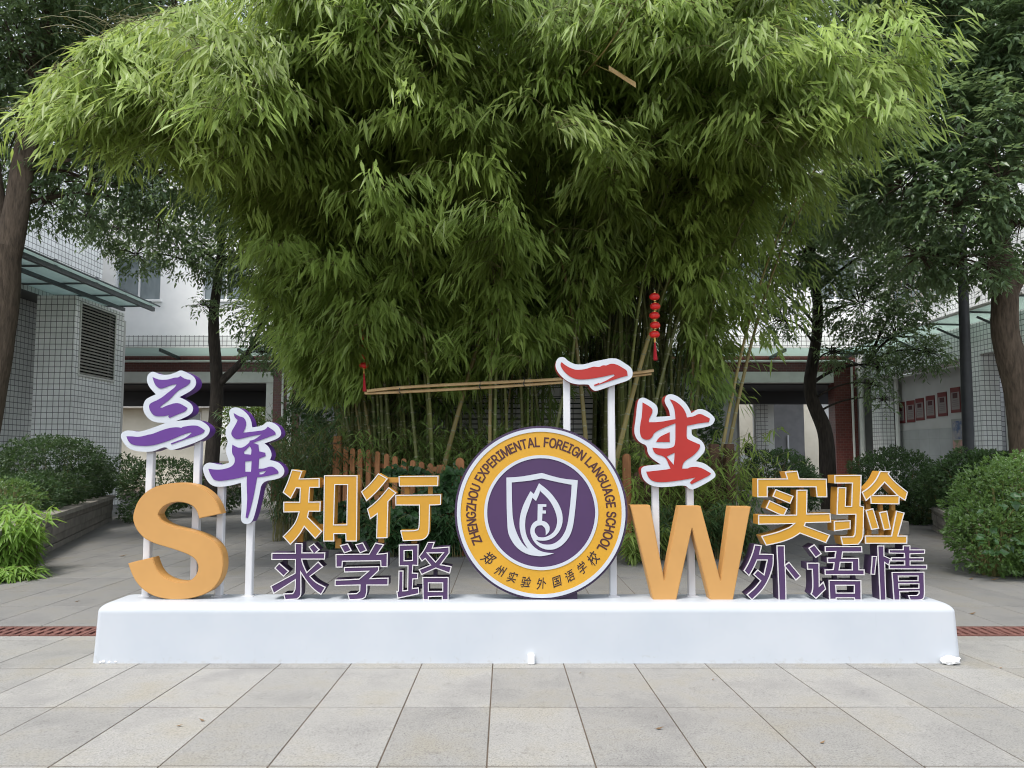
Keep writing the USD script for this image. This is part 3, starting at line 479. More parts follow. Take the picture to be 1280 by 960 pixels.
CJK = {'郑':[[[[-45,-42],[-31,-28],[-23,-11],[-24,-9],[-44,-9],[-44,-1],[-21,1],[-21,16],[-41,17],[-41,25],[-28,25],[-31,33],[-36,39],[-35,41],[-30,43],[-26,41],[-19,29],[-21,25],[-13,25],[-6,43],[3,41],[3,38],[-3,26],[6,25],[7,17],[-12,16],[-11,0],[10,-1],[10,39],[41,39],[46,35],[38,15],[33,6],[33,4],[41,-4],[44,-11],[45,-17],[44,-26],[40,-32],[35,-34],[23,-34],[21,-25],[33,-25],[35,-23],[36,-18],[33,-7],[23,3],[24,8],[33,26],[33,30],[20,30],[19,-47],[18,-48],[10,-47],[9,-9],[-14,-9],[-14,-13],[7,-34],[7,-36],[2,-41],[0,-41],[-6,-32],[-17,-22],[-25,-35],[-37,-47],[-40,-47]]]],'州':[[[[1,39],[10,39],[10,16],[16,19],[19,17],[25,6],[28,-5],[29,-5],[30,42],[39,41],[39,-46],[30,-46],[30,-6],[21,-10],[17,3],[11,13],[10,-40],[9,-41],[1,-40]]],[[[-44,-41],[-35,-31],[-28,-13],[-26,4],[-26,41],[-17,41],[-17,16],[-9,18],[-4,6],[-1,-8],[-8,-11],[-10,-10],[-11,-1],[-15,11],[-17,11],[-20,-20],[-27,-36],[-37,-47]]],[[[-46,-5],[-42,0],[-37,19],[-30,18],[-29,14],[-31,6],[-37,-9],[-42,-10],[-46,-8]]]],'实':[[[[-42,-21],[-42,-13],[-21,-13],[-26,-6],[-35,-1],[-35,2],[-31,6],[-27,5],[-14,-5],[-18,-10],[-18,-13],[-4,-13],[-1,6],[-1,21],[9,21],[6,-13],[42,-13],[43,-21],[8,-21],[8,-23],[29,-31],[42,-39],[42,-42],[38,-47],[36,-47],[27,-40],[4,-30],[3,-27],[6,-22],[3,-21],[-5,-33],[-13,-39],[-23,-44],[-37,-47],[-41,-39],[-31,-37],[-19,-32],[-9,-21]]],[[[-40,33],[-4,33],[-8,42],[1,44],[7,33],[40,33],[41,12],[31,11],[31,24],[-30,24],[-31,11],[-40,11]]],[[[-26,15],[-22,21],[-20,21],[-9,14],[-5,9],[-10,3],[-12,3],[-18,10]]]],'验':[[[[-45,-31],[-46,-24],[-44,-23],[-28,-20],[-21,-17],[-17,-18],[-16,-15],[-16,-10],[-42,-9],[-39,25],[-38,26],[-31,25],[-33,-2],[-23,-2],[-20,30],[-43,31],[-43,39],[-11,39],[-13,22],[-12,12],[-5,16],[4,25],[13,38],[15,44],[19,44],[23,42],[22,35],[25,31],[40,16],[46,13],[43,4],[40,4],[36,9],[34,9],[32,5],[2,5],[1,10],[-6,4],[-9,4],[-10,7],[-14,9],[-15,-2],[-7,-2],[-7,-7],[-10,-36],[-12,-42],[-16,-46],[-32,-47],[-35,-41],[-34,-38],[-21,-39],[-18,-32],[-18,-25],[-42,-32]],[[17,28],[5,13],[29,14]]],[[[-7,-35],[20,-35],[22,-34],[25,-25],[17,-26],[13,-5],[14,0],[21,-1],[24,-23],[25,-23],[28,-21],[34,-2],[37,-1],[43,-3],[38,-18],[30,-34],[31,-35],[44,-35],[43,-43],[-7,-43]]],[[[-4,-3],[-1,-2],[4,-3],[10,-23],[9,-27],[2,-28]]]],'外':[[[[10,44],[19,43],[19,14],[25,12],[46,-8],[41,-14],[38,-15],[25,0],[19,3],[18,-48],[10,-47]]],[[[-45,-41],[-44,-38],[-37,-35],[-26,-25],[-19,-15],[-19,-11],[-32,-1],[-37,-4],[-37,-6],[-39,-6],[-45,-1],[-45,1],[-40,6],[-33,20],[-27,43],[-26,44],[-19,43],[-18,38],[-20,34],[-20,29],[3,28],[3,21],[-1,3],[-6,-11],[-18,-31],[-27,-40],[-37,-47],[-39,-47]],[[-24,20],[-30,5],[-26,5],[-18,-2],[-13,-3],[-8,14],[-8,20]]]],'国':[[[[-41,38],[-40,39],[41,38],[40,-48],[32,-48],[30,-43],[-30,-43],[-32,-48],[-41,-47]],[[-31,-33],[31,-34],[31,30],[-31,30]]],[[[-27,-27],[-27,-19],[-5,-18],[-5,-4],[-23,-4],[-23,4],[-5,4],[-5,16],[-26,16],[-25,24],[26,23],[25,16],[4,16],[4,5],[23,4],[23,-4],[16,-5],[24,-14],[23,-19],[28,-20],[27,-27]],[[5,-4],[4,-19],[16,-19],[15,-15],[8,-9],[8,-7],[11,-6],[11,-4]]]],'语':[[[[-18,-5],[-18,3],[-3,3],[-1,5],[0,15],[-11,15],[-11,23],[3,23],[4,29],[4,32],[-15,32],[-15,40],[42,39],[42,32],[14,32],[12,24],[35,23],[36,21],[34,3],[45,3],[44,-6]],[[8,4],[25,3],[26,15],[10,15]]],[[[-45,5],[-44,13],[-23,13],[-23,-28],[-14,-22],[-10,-22],[-10,-12],[38,-12],[38,-47],[29,-47],[28,-44],[0,-44],[-2,-48],[-10,-48],[-11,-31],[-25,-40],[-29,-45],[-31,-45],[-35,-38],[-31,-30],[-31,4]],[[-1,-35],[29,-36],[29,-20],[-1,-20]]],[[[-39,34],[-39,37],[-35,41],[-33,41],[-19,28],[-18,25],[-23,20],[-25,20]]]],'学':[[[[-43,-20],[-43,-11],[-5,-11],[-5,-4],[8,1],[8,3],[-27,3],[-27,11],[24,11],[28,8],[28,6],[15,-4],[5,-8],[4,-11],[44,-12],[43,-20],[4,-20],[4,-42],[2,-45],[-5,-47],[-20,-47],[-21,-42],[-23,-41],[-23,-38],[-5,-38],[-5,-20]]],[[[-41,27],[-27,28],[-34,39],[-27,43],[-21,37],[-16,28],[-2,28],[-6,38],[-8,39],[-8,42],[-4,44],[0,44],[2,42],[9,28],[18,28],[25,41],[29,43],[35,41],[36,39],[29,28],[42,27],[42,6],[33,6],[32,19],[-32,19],[-32,7],[-41,6]]]],'校':[[[[-46,-23],[-38,-7],[-32,13],[-33,14],[-42,14],[-43,23],[-30,23],[-29,44],[-22,43],[-22,23],[-11,23],[-10,29],[12,29],[12,32],[6,41],[12,44],[14,44],[17,41],[22,33],[22,29],[44,29],[44,20],[28,19],[41,5],[44,-2],[37,-6],[34,-1],[32,-1],[30,-10],[22,-24],[30,-32],[46,-39],[41,-47],[38,-47],[28,-42],[16,-32],[14,-32],[9,-38],[-8,-48],[-12,-45],[-14,-40],[-1,-34],[9,-25],[-2,-3],[-7,-7],[-12,-4],[-11,-9],[-15,-14],[-17,-14],[-20,-5],[-22,-5],[-23,-48],[-30,-47],[-30,-9],[-32,-9],[-35,-20],[-41,-30],[-43,-29],[-43,-26]],[[2,3],[6,1],[11,-12],[15,-16],[21,-8],[24,3],[30,3],[30,5],[20,15],[23,18],[23,20],[6,20],[6,18],[10,17],[11,15]],[[-22,14],[-16,1],[-12,0],[-2,11],[2,20],[-11,20],[-12,14]]]]}
ms = []
for ch, (px, py) in zip('郑州实验外国语学校', [(611, 697.5), (626, 713), (640.5, 721), (657.5, 727), (676.8, 728.7), (696, 726), (712, 719.5), (727.5, 709.5), (741, 697.5)]):
    a = math.atan2(py - 640.3, px - 676.4); rot = math.pi / 2 - a     # upright at the bottom, leaning with the ring
    s = (15.5 if ch in '郑校' else 13.6) * ES / 96
    for rings in CJK[ch]:
        q = Polygon(rings[0], rings[1:]).buffer(0)
        q = affinity.rotate(affinity.scale(affinity.skew(q, 8, 4, origin=(0, 0)), s * 0.92, s * 1.05, origin=(0, 0)), math.degrees(rot) * 0.9 + 4, origin=(0, 0))
        c = P(px, py, YE); q = affinity.translate(q, c[0], c[2])
        ms.append(ext(q, YE - 0.0075, YE - 0.0055))
part(em, 'chinese_lettering', cat_(ms), 'ink_brown')
part(em, 'foot', bx(EC[0] - 0.10, EC[0] + 0.32, YE + 0.03, YE + 0.11, PZ - 0.001, PZ + 0.05), 'plum_side')
# ---------------------------------------------------------------- buildings
def hole_wall(rects, outer, y0, y1):
    p = sbox(*outer)
    for r in rects: p = p.difference(sbox(*r))
    return ext(p, y0, y1)
YB = 28.0
bb = thing('school_building', 'white and red tiled school block with green glass canopy behind the bamboo', 'building', (-0.5, YB, 0))
wins = [(-15.9 + 3.57 * k, -14.05 + 3.57 * k) for k in range(-1, 9)]
wr = [(a, 8.15, b, 9.95) for a, b in wins] + [(a, 11.7, b, 13.5) for a, b in wins]
part(bb, 'wall', hole_wall(wr, (-20.0, 6.70, 18.5, 14.2), YB, YB + 0.3), 'plaster')
part(bb, 'tile_band', bx(-20, 18.5, YB - 0.01, YB + 0.3, 6.22, 6.70), 'white_tile')
part(bb, 'brick_beam', bx(-20, 18.5, YB + 0.02, YB + 0.32, 5.20, 6.215), 'red_tile')
part(bb, 'lintel', bx(-20, -9.335, YB - 0.04, YB + 0.30, 4.76, 5.198), 'lintel_white'); part(bb, 'lintel', bx(9.49, 13.345, YB - 0.04, YB + 0.30, 4.76, 5.198), 'lintel_white')
part(bb, 'pier', bx(-9.33, -8.30, YB - 0.06, YB + 0.5, 0, 5.197), 'red_tile', label='red tiled pier of the left gateway'); part(bb, 'pier', bx(13.35, 14.25, YB - 0.06, YB + 0.5, 0, 5.197), 'red_tile', label='red tiled pier of the right gateway')
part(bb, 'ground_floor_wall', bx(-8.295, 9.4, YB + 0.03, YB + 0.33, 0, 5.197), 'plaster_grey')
part(bb, 'jamb', bx(-9.62, -9.34, YB - 0.03, YB + 0.4, 0, 4.755), 'lintel_white')
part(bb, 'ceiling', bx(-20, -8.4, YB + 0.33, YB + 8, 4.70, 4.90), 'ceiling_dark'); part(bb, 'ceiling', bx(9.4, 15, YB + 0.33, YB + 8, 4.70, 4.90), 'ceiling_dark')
part(bb, 'ceiling_beam', bx(-20, -8.4, YB + 3.3, YB + 3.7, 4.05, 4.695), 'ceiling_dark'); part(bb, 'ceiling_beam', bx(9.4, 15, YB + 3.3, YB + 3.7, 4.15, 4.695), 'ceiling_dark')
part(bb, 'roof', bx(-20, 18.5, YB + 0.3, YB + 8, 14.0, 14.3), 'plaster_grey'); part(bb, 'rear_wall', bx(-20, 18.5, YB + 8, YB + 8.3, 4.7, 14.0), 'plaster')
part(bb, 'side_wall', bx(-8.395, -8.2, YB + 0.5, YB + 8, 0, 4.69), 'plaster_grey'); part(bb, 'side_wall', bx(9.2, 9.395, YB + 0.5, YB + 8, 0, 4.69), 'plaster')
for lv in (0, 1):
    z0, z1 = (8.15, 9.95) if lv == 0 else (11.7, 13.5)
    for k, (a, b) in enumerate(wins):
        fr = ext(sbox(a, z0, b, z1).difference(sbox(a + .06, z0 + .06, b - .06, z1 - .06)), YB + 0.08, YB + 0.16)
        mid = (a + b) / 2
        w = part(bb, 'window', cat_([fr, bx(mid - .04, mid + .04, YB + 0.09, YB + 0.15, z0 + .06, z1 - .06)]), 'window_white')
        for (p0, p1) in ((a + .06, mid - .04), (mid + .04, b - .06)):
            part(w, 'pane', bx(p0, p1, YB + 0.115, YB + 0.125, z0 + .06, z1 - .06), 'window_glass')
        part(w, 'curtain', bx(a, b, YB + 0.5, YB + 0.55, z0, z1), 'curtain' if (k + lv) % 3 else 'dark_inside')
        part(w, 'sill', bx(a - .08, b + .08, YB - 0.06, YB + 0.12, z0 - 0.07, z0 - 0.003), 'plaster')
# wall vent
c0, c1 = P(190, 320, YB), P(202, 306, YB)
vt = part(bb, 'vent', bx(c0[0], c1[0], YB - 0.03, YB - 0.004, c0[2], c1[2]), 'louver_slat')
for k in range(5): part(vt, 'slat', bx(c0[0], c1[0], YB - 0.06, YB - 0.031, c0[2] + k * .085 + .02, c0[2] + k * .085 + .06), 'louver_white')
# glass canopy along the front
def slope_sheet(pts, th):
    p = np.array(pts, float); n = np.cross(p[1] - p[0], p[3] - p[0]); n /= np.linalg.norm(n); v = np.vstack([p, p - n * th])
    return trimesh.convex.convex_hull(v)
for (xa, xb) in ((-17.8, -14.01), (-14.0, -8.2), (-8.19, -2.4), (-2.39, 3.4), (3.41, 9.0), (9.01, 14.1)):
    part(bb, 'canopy_glass', slope_sheet([(xa, 26.4, 5.96), (xb, 26.4, 5.96), (xb, YB - .02, 5.86), (xa, YB - .02, 5.86)], 0.02), 'canopy_glass')
part(bb, 'gutter', bx(-17.8, 14.1, 26.36, 26.395, 5.93, 5.98), 'pipe_white')
part(bb, 'canopy_pipe', tube([(-17.8, YB - 0.12, 5.62), (14.1, YB - 0.12, 5.62)], 0.05, 8), 'pipe_white')
for x in np.arange(-16.2, 14, 3.0):
    part(bb, 'canopy_bracket', slope_sheet([(x - .04, 26.42, 5.92), (x + .04, 26.42, 5.92), (x + .04, YB - .0, 5.82), (x - .04, YB - 0., 5.82)], 0.12), 'steel_dark')
for x in (P(352, 560, 27.9)[0], P(1067.5, 560, 27.9)[0]):
    part(bb, 'downpipe', tube([(x, 27.88, 0), (x, 27.88, 5.6)], 0.045, 8), 'pipe_white')
for x in (P(361, 560, 27.85)[0], P(1078, 560, 27.85)[0]):
    part(bb, 'canopy_post', tube([(x, 27.80, 0), (x, 27.80, 5.3)], 0.10, 10), 'pipe_white')
# beyond the gateways
fb = thing('rear_building', 'cream building seen through the left gateway behind the white 三', 'building', (-19, 41, 0))
part(fb, 'wall', hole_wall([(-19.55, 2.9, -17.9, 4.4)], (-26, 0, -17.2, 7.5), 41, 41.3), 'plaster_cream')
part(fb, 'window', ext(sbox(-19.55, 2.9, -17.9, 4.4).difference(sbox(-19.45, 3.0, -18.0, 4.3)), 41.05, 41.15), 'window_white'); part(fb, 'pane', bx(-19.45, -18, 41.09, 41.10, 3.0, 4.3), 'window_glass'); part(fb, 'curtain', bx(-19.6, -17.8, 41.5, 41.55, 2.8, 4.5), 'curtain')
part(fb, 'eave', bx(-26, -16.9, 40.5, 41.5, 5.4, 5.6), 'plaster_cream'); part(fb, 'column', bx(-17.6, -17.2, 40.4, 40.8, 0, 5.4), 'plaster_cream'); part(fb, 'canopy', bx(-26, -17.0, 40, 41, 4.6, 4.8), 'lintel_white')
rb = thing('rear_corridor', 'pale columns and grey wall seen through the right gateway behind the bamboo', 'building', (15, 36, 0))
def seg(px0, px1, Y, d, z1, mat, name, z0=0):
    a, b = P(px0, 560, Y)[0], P(px1, 560, Y)[0]; return part(rb, name, bx(a, b, Y, Y + d, z0, z1), mat)
seg(947, 961, 33.0, 0.4, 4.68, 'white_tile', 'tiled_column'); seg(961, 968.5, 33.6, .3, 4.68, 'pipe_white', 'white_column'); seg(943, 947, 33.2, .15, 4.68, 'pipe_white', 'downpipe')
seg(968, 1006, 37, .3, 7, 'plaster_grey', 'grey_wall'); seg(985, 986.5, 36.9, .1, 2.9, 'window_white', 'door_frame'); seg(1005, 1030, 40, .3, 7.0, 'plaster_cream', 'cream_wall'); seg(918, 945, 40.2, .3, 7.0, 'plaster_cream', 'cream_wall'); seg(1030, 1062, 37.2, .3, 7, 'plaster', 'white_wall')
seg(918, 925, 30.0, .4, 4.68, 'plaster_grey', 'grey_column'); seg(1034, 1046, 36.8, .1, 1.6, 'steel_dark', 'notice_frame', 0.9)
seg(990, 1046, 32, .04, 0.95, 'steel_dark', 'railing', 0.90)
for px in (993, 1004, 1015, 1026, 1037): seg(px, px + 1.0, 32.005, .03, 0.9, 'steel_dark', 'railing_post')

# left wing: tiled tower with louvre, glass canopy
lw = thing('left_wing', 'white tiled wing with louvred panel and steel canopy at the left', 'building', (-15, 24, 0))
X1, X2, Y1_, Y2_ = -14.3, -15.6, 22.9, 25.85
lz0, lz1 = 4.55, 6.95
lv = (P(97, 500, 1)[0], P(140, 500, 1)[0])
ya, yb = -14.3 / P(97, 500, 1)[0], -14.3 / P(140, 500, 1)[0]
tw = cat_([bx(X2, X1, Y1_, Y2_, 0, lz0), bx(X2, X1, Y1_, ya, lz0, lz1), bx(X2, X1, yb, Y2_, lz0, lz1), bx(X2, X1, Y1_, Y2_, lz1, 7.15), bx(X2, X1 - 0.25, ya, yb, lz0, lz1)])
part(lw, 'tower', tw, 'white_tile')
lf = part(lw, 'louvre', cat_([bx(X1 - .1, X1 + .03, ya - .06, ya, lz0 - .06, lz1 + .06), bx(X1 - .1, X1 + .03, yb, yb + .06, lz0 - .06, lz1 + .06), bx(X1 - .1, X1 + .03, ya, yb, lz0 - .06, lz0), bx(X1 - .1, X1 + .03, ya, yb, lz1, lz1 + .06)]), 'louver_white')
n = 22
for k in range(n):
    z = lz0 + (lz1 - lz0) * (k + .5) / n
    m = bx(-.055, .055, ya + .002, yb - .002, -.012, .012); m.apply_transform(trimesh.transformations.rotation_matrix(math.radians(38), [0, 1, 0])); m.apply_translation((X1 - .03, 0, z)); part(lf, 'slat', m, 'louver_slat')
part(lf, 'backing', bx(X1 - .248, X1 - .2, ya + .003, yb - .003, lz0 + .003, lz1 - .003), 'dark_inside')
part(lw, 'corner_pipe', tube([(X1 - .1, Y2_ + .15, 0), (X1 - .1, Y2_ + .15, 6.9)], .09, 8), 'lintel_white')
part(lw, 'recessed_wall', bx(-17.4, -16.6, 16, Y2_, 0, 8.2), 'white_tile'); part(lw, 'upper_wall', bx(-24, -15.4, 14, 26.2, 8.2, 16), 'white_tile'); part(lw, 'lower_beam', bx(-16.6, -15.7, 14, 26.0, 7.22, 8.198), 'white_tile')
for k in range(4):
    y0 = 17.9 + 2.0 * k; part(lw, 'canopy_glass', slope_sheet([(-13.0, y0, 7.43), (-13.0, y0 + 1.98, 7.43), (-15.69, y0 + 1.98, 7.40), (-15.69, y0, 7.40)][::-1], 0.02), 'canopy_glass')
for y in (18.2, 20.2, 22.3, 24.0, 25.75):
    part(lw, 'canopy_beam', slope_sheet([(-13.25, y - .06, 7.40), (-13.25, y + .06, 7.40), (-15.69, y + .06, 7.37), (-15.69, y - .06, 7.37)][::-1], 0.2), 'steel_dark')
part(lw, 'canopy_rail', bx(-13.3, -13.18, 17.9, 25.9, 7.24, 7.385), 'steel_dark'); part(lw, 'canopy_rail', bx(-14.4, -14.3, 17.9, 25.9, 7.25, 7.37), 'steel_dark'); part(lw, 'canopy_edge', tube([(-13.0, 17.9, 7.43), (-13.0, 25.9, 7.43)], .03, 6), 'steel_dark')

# right wing: arcade with posters, glass canopy, barred window
rw = thing('right_wing', 'white tiled wing with arcade, tiled columns and glass canopy at the right', 'building', (15, 24, 0))
XR = 14.3
part(rw, 'column', bx(XR, XR + 0.55, 20.7, 21.2, 0, 4.85), 'white_tile_fine'); part(rw, 'column', bx(XR - .05, XR + 0.5, 26.3, 26.85, 0, 4.85), 'white_tile_fine')
part(rw, 'beam', bx(XR, XR + 0.6, 12, 27.9, 4.852, 6.28), 'white_tile_fine'); part(rw, 'upper_wall', cat_([bx(XR, XR + .3, 12, 27.9, 6.282, 6.95), bx(XR, XR + .3, 12, 21.8, 6.95, 9.2), bx(XR, XR + .3, 25.4, 27.9, 6.95, 9.2), bx(XR, XR + .3, 12, 27.9, 9.2, 16)]), 'white_tile_fine')
part(rw, 'arcade_wall', bx(15.05, 15.3, 21.5, 27.9, 2.75, 4.851), 'arcade_plaster_shaded'); part(rw, 'dado', bx(15.03, 15.3, 21.5, 27.9, 0, 2.748), 'dado_tile'); part(rw, 'soffit', bx(XR + .6, 15.05, 12, 27.9, 4.86, 5.0), 'plaster')
part(rw, 'inner_wall', bx(14.9, 20, 21.25, 21.5, 0, 4.851), 'white_tile_fine'); part(rw, 'front_wall', bx(15.0, 22, 16, 20.4, 0, 4.8), 'white_tile_fine')
part(rw, 'downpipe', tube([(14.98, 20.62, 0), (14.98, 20.62, 4.85)], .06, 8), 'pipe_white'); part(rw, 'downpipe', tube([(XR + .56, 26.2, 0), (XR + .56, 26.2, 4.85)], .075, 8), 'pipe_white'); part(rw, 'ceiling_pipe', tube([(XR + .3, 21.2, 4.70), (XR + .3, 26.3, 4.70)], .03, 6), 'pipe_white')
w = part(rw, 'window', cat_([bx(XR + .08, XR + .16, 21.8, 21.88, 6.95, 9.2), bx(XR + .08, XR + .16, 25.32, 25.4, 6.95, 9.2), bx(XR + .08, XR + .16, 23.55, 23.63, 6.95, 9.2), bx(XR + .08, XR + .16, 21.88, 25.32, 6.95, 7.03), bx(XR + .08, XR + .16, 21.88, 25.32, 9.12, 9.2)]), 'window_white')
part(w, 'pane', bx(XR + .115, XR + .125, 21.88, 23.55, 7.03, 9.12), 'window_glass'); part(w, 'pane', bx(XR + .115, XR + .125, 23.63, 25.32, 7.03, 9.12), 'window_glass'); part(w, 'curtain', bx(XR + .5, XR + .55, 21.7, 25.5, 6.9, 9.3), 'curtain')
for k in range(13): part(w, 'bar', tube([(XR - .08, 21.95 + k * .28, 6.97), (XR - .08, 21.95 + k * .28, 9.1)], .018, 5), 'window_bar')
for z in (7.1, 8.0, 8.95): part(w, 'bar', tube([(XR - .085, 21.85, z), (XR - .085, 25.4, z)], .018, 5), 'window_bar')
for k in range(5):
    y0 = 17.0 + 2.1 * k; part(rw, 'canopy_glass', slope_sheet([(XR - .01, y0, 5.82), (XR - .01, y0 + 2.08, 5.82), (12.9, y0 + 2.08, 5.86), (12.9, y0, 5.86)][::-1], .02), 'canopy_glass')
part(rw, 'canopy_edge', tube([(12.9, 17, 5.86), (12.9, 27.5, 5.86)], .05, 6), 'pipe_white')
for y in (17.3, 19.3, 21.1, 23.3, 25.4, 27.2):
    part(rw, 'canopy_beam', slope_sheet([(XR - .01, y - .06, 5.79), (XR - .01, y + .06, 5.79), (13.0, y + .06, 5.83), (13.0, y - .06, 5.83)][::-1], .15), 'steel_dark')
    part(rw, 'canopy_strut', tube([(XR, y, 5.25), (13.3, y, 5.70)], .035, 6), 'steel_dark')

part(rw, 'end_wall', bx(14.262, 15.3, 27.905, 28.2, 0, 6.2), 'plaster_grey')
# posters on the arcade wall
pc = [(28.2 - 1.95, 3.43, .80), (25.62, 3.44, .80), (25.05, 3.48, .80), (24.42, 3.52, .80), (23.75, 3.57, .82), (23.05, 3.66, .84)]
ordn = ['farthest', 'second farthest', 'third farthest', 'third nearest', 'second nearest', 'nearest']
for k, (y, z, h) in enumerate(pc):
    t = thing('wall_poster', f'red bordered poster on the arcade wall, {ordn[k]} of the row of six', 'poster', (15.03, y, z))
    part(t, 'border', bx(15.028, 15.048, y - .25, y + .25, z - h / 2, z + h / 2), 'poster_red'); part(t, 'sheet', bx(15.024, 15.0275, y - .21, y + .21, z - h / 2 + .10, z + h / 2 - .16), 'poster_paper')
    part(t, 'photo', bx(15.020, 15.0235, y - .12, y + .12, z + .06, z + h / 2 - .19), 'poster_photo')
    for j in range(4): part(t, 'text_line', bx(15.021, 15.0235, y - .16, y + (.16 if j % 2 else .10), z - .02 - j * .065, z - j * .065), 'poster_print')
t = thing('wall_poster', 'low red notice at the far end of the arcade wall, left of six posters', 'poster', (15.03, 26.75 - .1, 3.1))
part(t, 'border', bx(15.028, 15.048, 26.45, 26.95, 2.80, 3.45), 'poster_red'); part(t, 'sheet', bx(15.024, 15.0275, 26.5, 26.9, 3.05, 3.38), 'poster_paper')
t = thing('notice_board', 'tall framed notice board with blue print below the nearest red poster', 'notice board', (15.0, 22.7, 1.6))
ybd = (15.0 / P(1207, 540, 1)[0], 15.0 / P(1191, 540, 1)[0])
part(t, 'frame', bx(14.96, 15.028, ybd[0], ybd[1], 1.75, 3.02), 'board_frame'); part(t, 'print', bx(14.952, 14.959, ybd[0] + .06, ybd[1] - .06, 2.35, 2.95), 'board_print'); part(t, 'print', bx(14.952, 14.959, ybd[0] + .06, ybd[1] - .06, 1.82, 2.32), 'board_print_warm')

# lamp post
YLP = 17.5; b0, b1 = P(1211, 570, YLP), P(1203, 330, YLP)
t = thing('lamp_post', 'black round lamp post standing behind the dark hedge at the right', 'lamp post', (b0[0], YLP, 0))
d = (b1 - b0) / (b1[2] - b0[2]); base = b0 - d * b0[2]; top = base + d * 9.5
part(t, 'post', tube([base, base + d * 4, top], [0.135, 0.125, 0.10], 16), 'lamp_black', smooth=50); part(t, 'base', tube([base, base + d * .5], [.2, .19], 16), 'lamp_black', smooth=50)
part(t, 'lantern', tube([top, top + d * .15, top + d * .75, top + d * .85], [.12, .26, .30, .05], 12), 'pole_paint', smooth=40); part(t, 'cap', tube([top + d * .86, top + d * 1.0], [.36, .05], 12), 'lamp_black', smooth=40)

# planters
def planter(name, label, A, B, inward, h, joints):
    A, B = np.array(A, float), np.array(B, float); L = np.linalg.norm(B - A); u = (B - A) / L; nrm = np.array([-u[1], u[0]]); nrm *= np.sign(nrm @ np.array(inward))
    t = thing(name, label, 'planter', (A[0], A[1], 0)); pt = lambda s, d: A + u * s + nrm * d
    def blk(s0, s1, d0, d1, z0, z1, c=.006):
        vs = [np.append(pt(s, d), z) for s in (s0 + c, s1 - c) for d in (d0, d1) for z in (z0, z1)] + [np.append(pt(s, d0 + c), z) for s in (s0, s1) for z in (z0, z1)]
        return trimesh.convex.convex_hull(np.array(vs))
    n = max(2, int(round(L / 0.85))); hs = [0, .12, h * .40, h * .70, h - .09]
    for r in range(4):
        off = .5 if r % 2 else 0
        for k in range(n + 1):
            s0, s1 = max(0, (k - off) * L / n), min(L, (k + 1 - off) * L / n)
            if s1 - s0 < .05: continue
            part(t, 'stone', blk(s0, s1 - .008, 0.02 * (r == 1) + .003 * ((k * 7 + r) % 3), .32, hs[r] + .001, hs[r + 1] - .010), 'planter_stone')
    for k in range(n): part(t, 'capstone', blk(k * L / n - (.04 if k == 0 else 0), (k + 1) * L / n - .006 + (.04 if k == n - 1 else 0), -.05, .38, h - .085, h, .012), 'planter_cap')
    e = pt(L, 0.33); part(t, 'end_wall', cat_([bx(min(pt(L, .33)[0], pt(L, 6)[0]) , max(pt(L, .33)[0], pt(L, 6)[0]), B[1] - .3, B[1], 0, h - .1)]), 'planter_stone')
    poly = Polygon([pt(0, .3), pt(L, .3), pt(L, 7), pt(0, 7)]); m = trimesh.creation.extrude_polygon(poly, h - .12, engine='earcut'); part(t, 'soil', m, 'earth')
    return t
planter('stone_planter', 'grey stone planter wall under the round hedge at the left', (-7.4, 10.2), (-10.95, 19.6), (-1, 0), 0.70, 4)
planter('stone_planter', 'grey stone planter wall behind the bright shrub at the right', (7.6, 10.9), (10.5, 17.2), (1, 0), 0.60, 4)

# low stone terrace beside the fence and the person standing on it
a0 = P(941, 640, 15.0); part_ = thing('stone_block', 'low grey stone block beside the fence end, left of the yellow 实', 'stone', (a0[0], 15, 0))
part(part_, 'block', cbx(P(935, 640, 14.6)[0], P(968, 640, 14.6)[0], 14.6, 15.2, 0, 0.98, .02), 'planter_stone'); part(part_, 'cap', cbx(P(932, 640, 14.6)[0], P(971, 640, 14.6)[0], 14.55, 15.25, 0.981, 1.06, .015), 'planter_cap')
TZ = 0.32
part(None, 'terrace', cbx(5.4, 9.2, 15.9, 19.5, 0, TZ, .02), 'planter_cap', kind='structure')
# ---------------------------------------------------------------- picket fences
YFN = 13.0
def picket(x, y, z0, z1, w=.105, th=.03, ang=0.0, round_=True):
    r = w / 2; pts = [(-r, z0), (r, z0), (r, z1 - r)] + [(r * math.cos(a), z1 - r + r * math.sin(a)) for a in np.linspace(0.3, math.pi - 0.3, 6)] + [(-r, z1 - r)]
    m = ext(Polygon(pts), -th / 2, th / 2); m.apply_transform(trimesh.transformations.rotation_matrix(ang, [0, 0, 1])); m.apply_translation((x, y, 0)); return m
lf = thing('picket_fence', 'orange brown picket fence in front of the bamboo left of the emblem', 'fence', (-1.5, 13, 0))
fx = [(422.5, 14.6, 545), (432.5, 14.5, 558), (441, 14.35, 560), (450.5, 14.2, 561), (461, 14.05, 562), (472, 13.9, 564), (483.5, 13.75, 567), (494, 13.6, 570), (505, 13.5, 573), (516, 13.4, 575), (527, 13.3, 577), (538, 13.2, 579), (563, 12.9, 586)]
for k, (px, y, py) in enumerate(fx):
    c = P(px, py, y)
    if k == 0: part(lf, 'post', cbx(c[0] - .085, c[0] + .085, y - .085, y + .085, 0, c[2], .015), 'fence_wood'); part(lf, 'post_cap', cbx(c[0] - .10, c[0] + .10, y - .10, y + .10, c[2] - .17, c[2] - .14, .005), 'fence_wood_dark')
    else: part(lf, 'picket', picket(c[0], y, .05, c[2], ang=-.35), 'fence_wood')
c = P(551, 581, 13.05); part(lf, 'post', cbx(c[0] - .07, c[0] + .07, 12.98, 13.12, 0, c[2], .012), 'fence_wood')
c = P(575, 572, 12.7); part(lf, 'post', picket(c[0], 12.7, 0, c[2], .15, .13), 'fence_wood')
